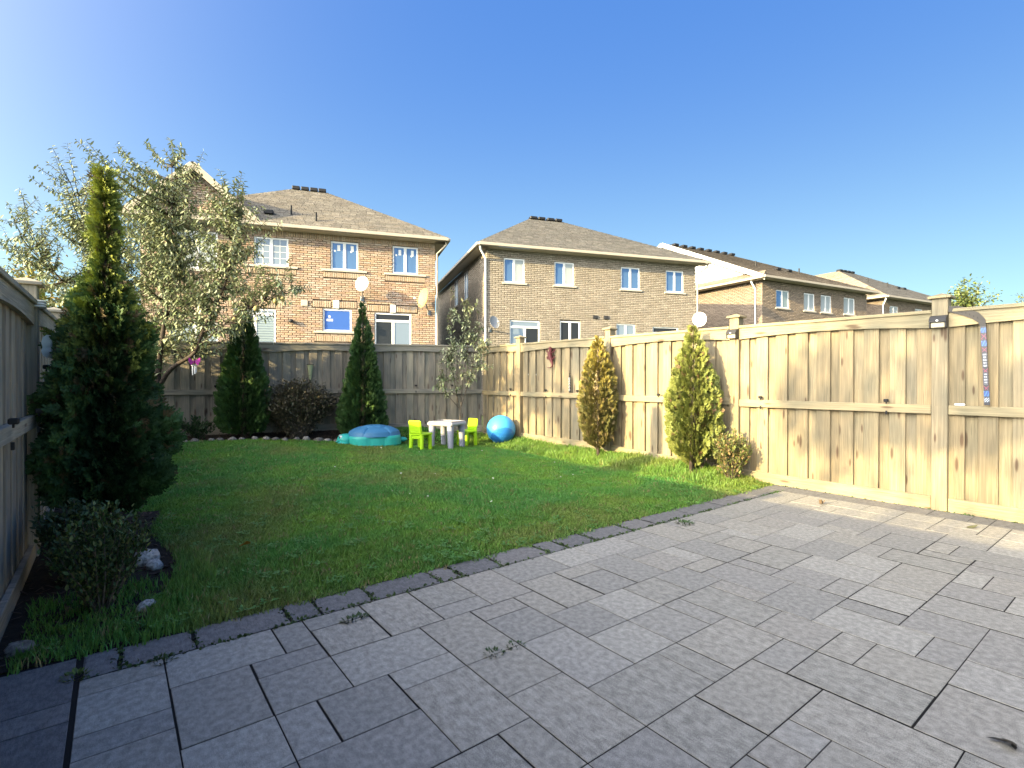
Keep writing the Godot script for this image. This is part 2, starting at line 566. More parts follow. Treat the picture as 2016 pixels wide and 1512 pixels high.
func patio():
	var o := Node3D.new()
	o.name = "patio"
	add_child(o)
	o.set_meta("kind", "structure")
	var bed := MB.new()
	bed.quad(Vector3(-0.48, -0.0028, -3.12), Vector3(6.46, -0.0028, -3.12), Vector3(6.46, -0.0028, 1.2), Vector3(-0.48, -0.0028, 1.2), Vector3.UP)
	part(o, "joint_sand", bed.commit(), M.sand)
	# slabs as [column from, row from, column to, row to] on the 150 mm grid
	var rects := [[0,0,2,1],[0,1,2,3],[0,3,2,4],[0,4,2,7],[-2,-1.6,0,1.1],[-2,1.1,0,2.1],[-2,2.1,0,5],[2,0,5,2],[5,0,6,2],[4,2,6,3],[2,2,4,5],[4,3,6,5],[6,0,8,1],[6,1,8,3],[8,0,10,3],[6,3,9,5],[4,5,5,7],[5,5,7,7],[7,5,9,6],[7,6,9,9],[2,5,4,7],[4,7,7,9],[10,0,12,2],[10,2,12,3],[12,0,14,3],[14,0,17,2],[9,3,11,6],[11,3,13,4],[11,4,13,6],[13,3,14,5],[14,2,16,5],[16,2,18,3],[16,3,18,5],[13,5,15,7],[13,7,15,9],[11,6,13,9],[9,6,11,8],[9,8,11,11],[5,9,8,11],[8,9,9,11]]
	rects += [[11,9,14,11],[14,9,15,11],[11,11,13,13],[13,11,16,13],[15,9,18,11],[16,11,18,12],[15,7,17,9],[17,7,18,9],[18,7,20,10],[20,7,21,9],[20,9,23,11],[18,10,20,12],[18,12,20,13],[16,12,18,15],[18,13,20,15],[20,11,22,14],[20,14,22,15],[22,11,23,13],[23,11,25,13],[25,11,26,13],[22,13,24,15],[24,13,26,16],[26,13,28,15],[28,13,30,14],[28,14,30,16],[30,13,31,16],[21,15,24,17],[19,15,21,17],[16,15,19,17],[14,13,16,16],[13,13,14,14],[12,14,14,16],[9,11,11,13]]
	rects += [[17,0,19,2],[19,0,22,2],[22,0,24,1],[22,1,24,3],[18,2,20,5],[20,2,22,3],[20,3,22,5],[22,3,23,5],[24,0,26,3],[26,0,28,1],[26,1,28,3],[28,0,30,2],[30,0,32,2],[32,0,36,2],[36,0,40,2],[28,2,30,5],[30,2,32,3],[32,2,34,3],[30,3,32,5],[32,3,34,6],[34,2,37,4],[37,2,40,4],[34,4,36,6],[36,4,38,5],[36,5,38,8],[38,4,40,6],[38,6,40,8],[33,6,36,8],[32,6,33,8],[29,5,32,7],[27,5,29,7],[27,3,28,5],[25,3,27,4],[25,4,27,6],[23,3,25,6],[21,5,23,6],[19,5,21,7],[21,6,23,9],[17,5,19,7],[15,5,17,7],[23,6,24,8],[24,6,27,8],[27,7,30,9],[30,7,32,9],[32,8,34,9],[34,8,36,11],[36,8,38,10],[38,8,40,10],[38,10,40,12],[36,10,38,12],[37,12,40,13],[34,11,37,13],[32,11,34,12],[31,9,34,11],[29,9,31,10],[29,10,31,13],[27,9,29,11],[25,8,27,11],[23,8,25,10],[23,10,25,11],[26,11,29,13]]
	var full := {}
	for r in rects:
		for i in range(int(r[0]), int(r[2])):
			for j in range(int(floor(r[1])), int(ceil(r[3]))): full[Vector2i(i, j)] = true
	# the rest of the patio in the same random pattern
	var sizes := [[2, 2], [3, 2], [2, 3], [2, 1], [1, 2], [1, 1]]
	for j in range(0, 26):
		for i in range(-2, 40):
			if full.has(Vector2i(i, j)): continue
			var at := rng.randi() % 3
			for s in range(at, at + 6):
				var z: Array = sizes[s] if s < 6 else sizes[5]
				var ok: bool = i + z[0] <= (0 if i < 0 else 40)
				for a in z[0]:
					for b in z[1]:
						if full.has(Vector2i(i + a, j + b)): ok = false
				if ok:
					for a in z[0]:
						for b in z[1]: full[Vector2i(i + a, j + b)] = true
					rects.append([i, j, i + z[0], j + z[1]])
					break
	for r in rects:
		var m: Material = M.paver[rng.randi() % M.paver.size()]
		if r[0] < 0: m = M.border[rng.randi() % 3]
		elif rng.randf() < 0.22: m = M.paver_rough[rng.randi() % 2]
		var ex := 0.007 if r[2] == 0 else 0.0
		var ey := 0.007 if r[0] == 0 else 0.0
		lay(o, "paver", px(r[0]) + ey, px(r[2]) - ex, pz(r[1]), pz(r[3]), m, 0.0058 + (0.005 if rng.randf() < 0.25 else 0.0))
	# dark border stones along the lawn, outer edge worn and overgrown
	var xs := [-0.12, 0.02, 0.31, 0.74, 0.90, 1.20, 1.64, 1.80, 2.12, 2.55, 2.75, 3.06, 3.50, 3.83, 4.38, 4.93, 5.20, 5.62, 6.10, 6.44]
	for k in xs.size() - 1:
		lay(o, "border_stone", xs[k], xs[k + 1], pz(0) - 0.245 + rr(-0.012, 0.008), pz(0) - 0.004, M.border[rng.randi() % 3], 0.010, 0.006)
	var zs := [0.0, 2.4, 5.0, 9.0, 11.0, 12.0, 14.5, 16.5, 19.0, 22.0, 26.0]
	for k in zs.size() - 1:
		lay(o, "border_stone", 6.10, 6.44, pz(zs[k]), pz(zs[k + 1]), M.border[rng.randi() % 3], 0.006)

# ---------------------------------------------------------------- fences
func board_mesh(w: float, h: float, d: float) -> ArrayMesh:
	var key := "%d_%d_%d" % [roundi(w * 1000), roundi(h * 200), roundi(d * 1000)]
	if not slabs.has(key):
		var b := MB.new()
		b.box(Vector3(-w / 2, 0, -d), Vector3(w / 2, roundf(h * 200) / 200.0, 0), 0.003)
		slabs[key] = b.commit()
	return slabs[key]

# A board on board fence. Local x runs along it, local +z faces the garden.
func fence(called: String, label: String, at: Vector3, turn: float, length: float, posts: Array, base: Array, top: Array, mats: Array, lying: Material, caps: bool, phase: float, joints: Array) -> Node3D:
	var o := thing(called, label, "fence", at, turn)
	var bot := func(x: float) -> float:
		for k in base.size() - 1:
			if x <= base[k + 1][0] or k == base.size() - 2: return lerpf(base[k][1], base[k + 1][1], clampf((x - base[k][0]) / (base[k + 1][0] - base[k][0]), 0.0, 1.0))
		return 0.0
	var tp := func(x: float) -> float: return lerpf(top[0], top[1], x / length)
	var rise := func(x: float) -> float:   # how much the fascia's lower edge rises at x
		for k in joints.size() - 1:
			if x >= joints[k] and x <= joints[k + 1]:
				return 0.05 * pow(sin(PI * (x - joints[k]) / (joints[k + 1] - joints[k])), 0.8)
		return 0.0
	# boards: wide gaps behind, proud boards in front
	var x := phase
	while x < length:
		var b0: float = (bot as Callable).call(x) + 0.03
		var h: float = (tp as Callable).call(x) - 0.11 - b0
		if x > 0.04 and x < length - 0.04:
			h = ((tp as Callable).call(x) as float) - 0.11 - b0
			var f := part(o, "board", board_mesh(0.139 + 0.002 * (rng.randi() % 3 - 1), h, 0.018), mats[rng.randi() % mats.size()])
			f.position = Vector3(x, b0, rr(-0.003, 0.001))
			f.rotation = Vector3(0, rr(-0.01, 0.01), rr(-0.002, 0.002))
		var x2 := x + 0.118
		if x2 > 0.04 and x2 < length - 0.04:
			var f2 := part(o, "board", board_mesh(0.139, h, 0.018), mats[rng.randi() % mats.size()])
			f2.position = Vector3(x2, b0, -0.036 + rr(-0.003, 0.003))
			f2.rotation = Vector3(0, rr(-0.01, 0.01), rr(-0.002, 0.002))
		x += 0.236
	# rails, kickboard, scalloped fascia and cap per bay
	for k in joints.size() - 1:
		var a: float = joints[k] + (0.067 if caps else 0.002)
		var b: float = joints[k + 1] - (0.067 if caps else 0.002)
		a = maxf(a, 0.0)
		b = minf(b, length)
		if b - a < 0.1: continue
		var r := MB.new()
		var ym := 0.945 + 0.28 * ((bot as Callable).call((a + b) / 2) as float)
		r.bar(Vector3(a, ym + 0.045 + rr(-0.004, 0.004), 0.021), Vector3(b, ym + 0.045 + rr(-0.004, 0.004), 0.021), 0.038, 0.09, 0.004)
		part(o, "mid_rail", r.commit(), lying)
		var kb := MB.new()
		var y0: float = (bot as Callable).call(a)
		var y1: float = (bot as Callable).call(b)
		kb.bar(Vector3(a, y0 + 0.072, 0.019), Vector3(b, y1 + 0.072, 0.019), 0.034, 0.142, 0.004)
		part(o, "kickboard", kb.commit(), lying)
		var fb := MB.new()
		var n := 14
		for s in n:
			var xa := lerpf(a, b, float(s) / n)
			var xb := lerpf(a, b, float(s + 1) / n)
			var ta: float = (tp as Callable).call(xa) - 0.034
			var tb: float = (tp as Callable).call(xb) - 0.034
			var la: float = ta - 0.152 + ((rise as Callable).call(xa) as float)
			var lb: float = tb - 0.152 + ((rise as Callable).call(xb) as float)
			fb.quad(Vector3(xa, la, 0.034), Vector3(xb, lb, 0.034), Vector3(xb, tb, 0.034), Vector3(xa, ta, 0.034), Vector3.BACK)
			fb.quad(Vector3(xa, la, 0.002), Vector3(xb, lb, 0.002), Vector3(xb, tb, 0.002), Vector3(xa, ta, 0.002), Vector3.FORWARD)
			fb.quad(Vector3(xa, la, 0.002), Vector3(xb, lb, 0.002), Vector3(xb, lb, 0.034), Vector3(xa, la, 0.034), Vector3.DOWN)
		part(o, "fascia_board", fb.commit(), lying)
		var cb := MB.new()
		cb.bar(Vector3(a, ((tp as Callable).call(a) as float) - 0.017, -0.012), Vector3(b, ((tp as Callable).call(b) as float) - 0.017, -0.012), 0.13, 0.034, 0.004)
		part(o, "cap_board", cb.commit(), lying)
		var rb := MB.new()   # rail on the far side
		rb.bar(Vector3(a, ((tp as Callable).call(a) as float) - 0.12, -0.076), Vector3(b, ((tp as Callable).call(b) as float) - 0.12, -0.064), 0.036, 0.14, 0.003)
		part(o, "outer_rail", rb.commit(), lying)
	for p in posts:
		var yb: float = (bot as Callable).call(p) - 0.05
		var yt: float = ((tp as Callable).call(p) as float) + (0.105 if caps else -0.05)
		var pb := MB.new()
		var zf := 0.05 if caps else -0.048
		pb.box(Vector3(p - 0.063, yb, zf - 0.126), Vector3(p + 0.063, yt, zf), 0.005)
		var post := part(o, "post", pb.commit(), mats[rng.randi() % mats.size()])
		if caps:
			var c := MB.new()
			var zc := zf - 0.063
			c.box(Vector3(p - 0.092, yt + 0.001, zc - 0.092), Vector3(p + 0.092, yt + 0.026, zc + 0.092), 0.004)
			var ap := Vector3(p, yt + 0.058, zc)
			for q in [[-1, -1, 1, -1], [1, -1, 1, 1], [1, 1, -1, 1], [-1, 1, -1, -1]]:
				c.tri(Vector3(p + q[0] * 0.08, yt + 0.0265, zc + q[1] * 0.08), Vector3(p + q[2] * 0.08, yt + 0.0265, zc + q[3] * 0.08), ap, Vector3(q[0] + q[2], 1.5, q[1] + q[3]))
			part(post, "post_cap", c.commit(), lying)
	return o

func fences():
	# right hand fence, from the back corner towards the house
	var pr := [1.35, 3.71, 5.90, 8.02, 10.16, 12.3]
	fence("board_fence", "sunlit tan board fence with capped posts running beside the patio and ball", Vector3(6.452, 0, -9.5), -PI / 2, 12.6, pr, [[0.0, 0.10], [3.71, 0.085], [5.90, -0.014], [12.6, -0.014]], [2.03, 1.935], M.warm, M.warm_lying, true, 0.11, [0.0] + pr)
	# back fence
	var d := BF1 - BF0
	var jb := [0.0, 1.05, 2.9, 4.6, 6.45, 7.1]
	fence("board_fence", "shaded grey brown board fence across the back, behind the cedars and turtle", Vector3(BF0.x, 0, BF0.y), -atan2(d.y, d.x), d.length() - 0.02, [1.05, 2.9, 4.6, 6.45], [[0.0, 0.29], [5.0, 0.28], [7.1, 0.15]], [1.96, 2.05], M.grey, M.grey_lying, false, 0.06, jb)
	# fence on the other side, running away from the camera
	var pl := [0.6, 2.75, 4.75, 6.9, 9.1, 11.2, 13.3]
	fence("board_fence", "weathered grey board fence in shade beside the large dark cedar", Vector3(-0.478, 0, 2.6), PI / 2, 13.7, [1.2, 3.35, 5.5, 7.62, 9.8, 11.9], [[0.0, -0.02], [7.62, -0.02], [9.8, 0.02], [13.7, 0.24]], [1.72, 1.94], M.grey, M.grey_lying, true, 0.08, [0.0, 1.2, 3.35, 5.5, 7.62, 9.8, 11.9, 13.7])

# ---------------------------------------------------------------- houses
func brick_unit() -> ArrayMesh:
	# a 1 x 1 x 1 brick face with worn arrises, back left open
	var b := MB.new()
	var e := 0.05
	var f := 0.10
	b.quad(Vector3(e, f, 1), Vector3(1 - e, f, 1), Vector3(1 - e, 1 - f, 1), Vector3(e, 1 - f, 1), Vector3.BACK)
	b.quad(Vector3(0, 0, 0.8), Vector3(1, 0, 0.8), Vector3(1 - e, f, 1), Vector3(e, f, 1), Vector3(0, -1, 1))
	b.quad(Vector3(0, 1, 0.8), Vector3(1, 1, 0.8), Vector3(1 - e, 1 - f, 1), Vector3(e, 1 - f, 1), Vector3(0, 1, 1))
	b.quad(Vector3(0, 0, 0.8), Vector3(0, 1, 0.8), Vector3(e, 1 - f, 1), Vector3(e, f, 1), Vector3(-1, 0, 1))
	b.quad(Vector3(1, 0, 0.8), Vector3(1, 1, 0.8), Vector3(1 - e, 1 - f, 1), Vector3(1 - e, f, 1), Vector3(1, 0, 1))
	b.quad(Vector3(0, 0, 0), Vector3(1, 0, 0), Vector3(1, 0, 0.8), Vector3(0, 0, 0.8), Vector3.DOWN)
	b.quad(Vector3(0, 1, 0), Vector3(1, 1, 0), Vector3(1, 1, 0.8), Vector3(0, 1, 0.8), Vector3.UP)
	b.quad(Vector3(0, 0, 0), Vector3(0, 1, 0), Vector3(0, 1, 0.8), Vector3(0, 0, 0.8), Vector3.LEFT)
	b.quad(Vector3(1, 0, 0), Vector3(1, 1, 0), Vector3(1, 1, 0.8), Vector3(1, 0, 0.8), Vector3.RIGHT)
	return b.commit()

# bricks of one wall plane: face is a frame whose x runs along the wall and whose z points out
func bricklay(wall: Node3D, face: Transform3D, x0: float, x1: float, y0: float, y1: float, holes: Array, bands: Array, cols: Array, single_of: Rect2, inside := PackedVector2Array()):
	var unit: ArrayMesh = M.unit
	var where: Array = []
	var tint: Array = []
	var one: Array = []
	var pit := 0.0755
	var deep := 0.07
	var rows := int(ceil((y1 - y0) / pit))
	for r in rows:
		var y := y0 + r * pit
		if y + 0.06 > y1: break
		var x := x0 - (0.125 if r % 2 else 0.0)
		var run := rng.randf()
		while x < x1 - 0.01:
			var a := maxf(x, x0)
			var b := minf(x + 0.236, x1)
			x += 0.25
			if b - a < 0.04: continue
			var spans := [[a, b]]
			for h in holes + bands:
				if y + 0.05 > h.position.y and y + 0.012 < h.end.y:
					var nx: Array = []
					for s in spans:
						if s[1] <= h.position.x or s[0] >= h.end.x: nx.append(s); continue
						if s[0] < h.position.x - 0.02: nx.append([s[0], h.position.x - 0.006])
						if s[1] > h.end.x + 0.02: nx.append([h.end.x + 0.006, s[1]])
					spans = nx
			for s in spans:
				if s[1] - s[0] < 0.03: continue
				if inside.size() > 0 and not Geometry2D.is_point_in_polygon(Vector2((s[0] + s[1]) * 0.5, y + 0.06), inside): continue
				var t := face * Transform3D(Basis(Vector3(s[1] - s[0], 0, 0), Vector3(0, 0.064, 0), Vector3(0, 0, deep + rr(-0.005, 0.004))), Vector3(s[0], y, -deep))
				var c: Color = cols[rng.randi() % cols.size()]
				c = c * rr(0.86, 1.14)
				c.a = 1.0
				if single_of.has_area() and single_of.has_point(Vector2(s[0], y)) and one.size() < 300:
					one.append([t, c])
				else:
					where.append(t)
					tint.append(c)
	for band in bands:
		var x: float = band.position.x
		while x < band.end.x - 0.03:
			var t := face * Transform3D(Basis(Vector3(0.064, 0, 0), Vector3(0, band.size.y - 0.012, 0), Vector3(0, 0, deep + 0.004)), Vector3(x, band.position.y, -deep))
			where.append(t)
			var c: Color = cols[rng.randi() % cols.size()]
			c = c.lerp(Color(0.56, 0.44, 0.29), 0.35) * rr(0.9, 1.15)
			c.a = 1.0
			tint.append(c)
			x += 0.0755
	scatter(wall, "brickwork", unit, M.brick, where, tint)
	if one.size() > 0:
		var skins: Array = []
		for k in 12:
			var c: Color = cols[k % cols.size()] * rr(0.86, 1.14)
			skins.append(mat(Color(c.r, c.g, c.b), 0.9, M.brick_tex, Vector3(5, 5, 5)))
		for k in one.size():
			part(wall, "brick", unit, skins[rng.randi() % 12], one[k][0])

# a window: white frame part with panes, behind-glass cloth and sill as its pieces
func window(o: Node3D, r: Rect2, panes: int, glass: Array, opts := {}):
	var z0 := -0.022
	var w := 0.055
	var f := MB.new()
	var a := r.position
	var b := r.end
	f.box(Vector3(a.x, a.y, z0), Vector3(a.x + w, b.y, 0.006), 0.006)
	f.box(Vector3(b.x - w, a.y, z0), Vector3(b.x, b.y, 0.006), 0.006)
	f.box(Vector3(a.x + w, a.y, z0), Vector3(b.x - w, a.y + w, 0.004), 0.006)
	f.box(Vector3(a.x + w, b.y - w, z0), Vector3(b.x - w, b.y, 0.004), 0.006)
	var yt: float = b.y - w
	if opts.has("transom"):
		yt = opts.transom
		f.box(Vector3(a.x + w, yt, z0), Vector3(b.x - w, yt + 0.09, 0.005), 0.006)
		yt = yt
	for k in range(1, panes):
		var xm := lerpf(a.x, b.x, float(k) / panes)
		f.box(Vector3(xm - 0.05, a.y + w, z0), Vector3(xm + 0.05, yt, 0.005), 0.006)
	var fr := part(o, "window", f.commit(), M.white)
	fr.transform = (opts.get("frame", Transform3D()) as Transform3D) * Transform3D(Basis(), Vector3(0, 0, -0.045))
	for k in panes:
		var xa := lerpf(a.x, b.x, float(k) / panes) + (w if k == 0 else 0.05)
		var xb := lerpf(a.x, b.x, float(k + 1) / panes) - (w if k == panes - 1 else 0.05)
		var g := MB.new()
		g.box(Vector3(xa, a.y + w, -0.02), Vector3(xb, yt, -0.012))
		part(fr, "pane", g.commit(), glass[k % glass.size()])
		if opts.has("grille") and k in opts.grille:
			var gr := MB.new()
			gr.box(Vector3((xa + xb) / 2 - 0.008, a.y + w, -0.011), Vector3((xa + xb) / 2 + 0.008, yt, -0.006))
			for q in range(1, 4): gr.box(Vector3(xa, lerpf(a.y + w, yt, q / 4.0) - 0.008, -0.0115), Vector3(xb, lerpf(a.y + w, yt, q / 4.0) + 0.008, -0.0055))
			part(fr, "grille", gr.commit(), M.white)
		if opts.has("slats") and k in opts.slats:
			var y := a.y + w + 0.05
			while y < yt - 0.04:
				var sl := MB.new()
				sl.box(Vector3(xa + 0.02, y, -0.0115), Vector3(xb - 0.02, y + 0.055, -0.006), 0.002)
				part(fr, "slat", sl.commit(), M.blind)
				y += 0.085
		if opts.has("curtain") and k in opts.curtain:
			var cu := MB.new()
			var n := 12
			for s in n:
				var x0 := lerpf(xa, xb, float(s) / n)
				var x1 := lerpf(xa, xb, float(s + 1) / n)
				cu.quad(Vector3(x0, a.y + w, -0.011 + 0.003 * (s % 2)), Vector3(x1, a.y + w, -0.011 + 0.003 * ((s + 1) % 2)), Vector3(x1, yt, -0.011 + 0.003 * ((s + 1) % 2)), Vector3(x0, yt, -0.011 + 0.003 * (s % 2)), Vector3.BACK)
			part(fr, "curtain", cu.commit(), M.curtain)
		if opts.has("sticker"):
			var sk := MB.new()
			var xm := (xa + xb) / 2
			if opts.sticker == 1:
				sk.box(Vector3(xm - 0.02, yt - 0.26, -0.0118), Vector3(xm + 0.08, yt - 0.06, -0.0105))
				sk.ball(Vector3(xm - 0.10 + 0.1 * k, yt - 0.27, -0.0118), Vector3(0.035, 0.035, 0.001), 6, 8)
			else:
				sk.box(Vector3(xa + 0.06, a.y + 0.36, -0.0118), Vector3(xa + 0.28, a.y + 0.44, -0.0105))
				sk.ball(Vector3(xa + 0.17, a.y + 0.52, -0.0118), Vector3(0.045, 0.04, 0.001), 6, 8)
			part(fr, "sticker", sk.commit(), M.white)
	if opts.has("transom"):
		var g2 := MB.new()
		g2.box(Vector3(a.x + w, yt + 0.09, -0.02), Vector3(b.x - w, b.y - w, -0.012))
		part(fr, "pane", g2.commit(), opts.get("top_glass", M.glass_grey))
		if opts.has("top_bars"):
			for q in range(1, int(opts.top_bars)):
				var tb := MB.new()
				var xm := lerpf(a.x + w, b.x - w, float(q) / opts.top_bars)
				tb.box(Vector3(xm - 0.01, yt + 0.09, -0.0115), Vector3(xm + 0.01, b.y - w, -0.006))
				part(fr, "grille", tb.commit(), M.white)
	if not opts.has("no_sill"):
		var s := MB.new()
		var ex: float = opts.get("sill", 0.08)
		s.box(Vector3(a.x - ex, a.y - 0.075, -0.02), Vector3(b.x + ex, a.y - 0.004, 0.095), 0.006)
		part(fr, "sill", s.commit(), M.sill)

func shingles(p: Node3D, called: String, pts: Array, out: Vector3, cols: Array, course := 0.145, tabw := 0.30) -> MeshInstance3D:
	# base plane plus overlapping tabs clipped to the plane's outline; pts[0] to pts[1] is the eave
	var base := MB.new()
	var pv := PackedVector3Array(pts)
	var nn := (pts[1] - pts[0]).cross(pts[2] - pts[0]).normalized() as Vector3
	if nn.dot(out) < 0: nn = -nn
	base.col = cols[0] * 0.45
	base.poly(pv, nn)
	var under := PackedVector3Array()
	for q in pts: under.append(q - nn * 0.05)
	base.poly(under, -nn)
	for k in pts.size():
		var l: int = (k + 1) % pts.size()
		base.quad(pts[k], pts[l], pts[l] - nn * 0.05, pts[k] - nn * 0.05, (pts[k] + pts[l]) * 0.5 - (pts[0] + pts[1] + pts[2]) / 3.0)
	var roof := part(p, called, base.commit(), M.shingle)
	var u := (pts[1] - pts[0]).normalized() as Vector3
	var w := u.cross(nn)
	if w.y < 0: w = -w
	var poly := PackedVector2Array()
	var lo := Vector2(1e9, 1e9)
	var hi := -lo
	for q in pts:
		var d: Vector3 = q - pts[0]
		var f := Vector2(d.dot(u), d.dot(w))
		poly.append(f)
		lo = lo.min(f)
		hi = hi.max(f)
	var b := MB.new()
	var row := 0
	var y := lo.y
	while y < hi.y:
		var x := lo.x - rr(0.0, tabw)
		while x < hi.x:
			var wd := tabw * rr(0.75, 1.25)
			var rect := PackedVector2Array([Vector2(x, y), Vector2(x + wd - 0.014, y), Vector2(x + wd - 0.014, y + course), Vector2(x, y + course)])
			var c: Color = cols[rng.randi() % cols.size()] * rr(0.82, 1.18)
			c.a = 1.0
			b.col = c
			for g in Geometry2D.intersect_polygons(rect, poly):
				if g.size() < 3: continue
				var q3 := PackedVector3Array()
				for e in g: q3.append(pts[0] + u * e.x + w * e.y + nn * (0.004 + 0.016 * (1.0 - (e.y - y) / course)))
				b.poly(q3, nn)
				for k in g.size():
					var l := (k + 1) % g.size()
					if absf(g[k].y - y) < 0.001 and absf(g[l].y - y) < 0.001:
						b.quad(q3[k], q3[l], q3[l] - nn * 0.02, q3[k] - nn * 0.02, -w)
			x += wd
		y += course
		row += 1
	var s := part(roof, "shingle_courses", b.commit(), M.shingle)
	s.set_meta("kind", "stuff")
	return roof

func gutter(o: Node3D, a: Vector3, b: Vector3, out: Vector3, soffit: float):
	# eave trough with soffit behind it; out points away from the wall
	var m := MB.new()
	m.bar(a + Vector3(0, -0.055, 0) + out * 0.05, b + Vector3(0, -0.055, 0) + out * 0.05, 0.10, 0.11, 0.012)
	var g := part(o, "gutter", m.commit(), M.trim)
	var s := MB.new()
	s.bar(a + Vector3(0, -0.118, 0) - out * (soffit * 0.5), b + Vector3(0, -0.118, 0) - out * (soffit * 0.5), soffit, 0.012)
	part(g, "soffit", s.commit(), M.trim)

func downpipe(o: Node3D, at: Vector3, eave: Vector3, m: Material):
	var d := MB.new()
	d.tube([eave, eave + Vector3(0, -0.12, 0), Vector3(at.x, eave.y - 0.42, at.z), Vector3(at.x, 0.2, at.z)], [0.045, 0.045, 0.04, 0.04], 8)
	part(o, "downpipe", d.commit(), m)

func roof_vents(o: Node3D, pts: Array, size: Vector3):
	for p in pts:
		var b := MB.new()
		b.box(p - Vector3(size.x / 2, 0.02, size.z / 2), p + Vector3(size.x / 2, size.y, size.z / 2), 0.02)
		part(o, "roof_vent", b.commit(), M.black)

func pipes(o: Node3D, pts: Array):
	for p in pts:
		var b := MB.new()
		b.tube([p - Vector3(0, 0.1, 0), p + Vector3(0, 0.30, 0)], [0.04, 0.04], 8)
		part(o, "vent_pipe", b.commit(), M.black)

func wall_box(o: Node3D, lo: Vector3, hi: Vector3, m: Material) -> MeshInstance3D:
	var b := MB.new()
	b.box(lo, hi)
	return part(o, "wall", b.commit(), m)

func wall_frame(at: Vector3, along: Vector3) -> Transform3D:
	return Transform3D(Basis(along, Vector3.UP, along.cross(Vector3.UP)), at)

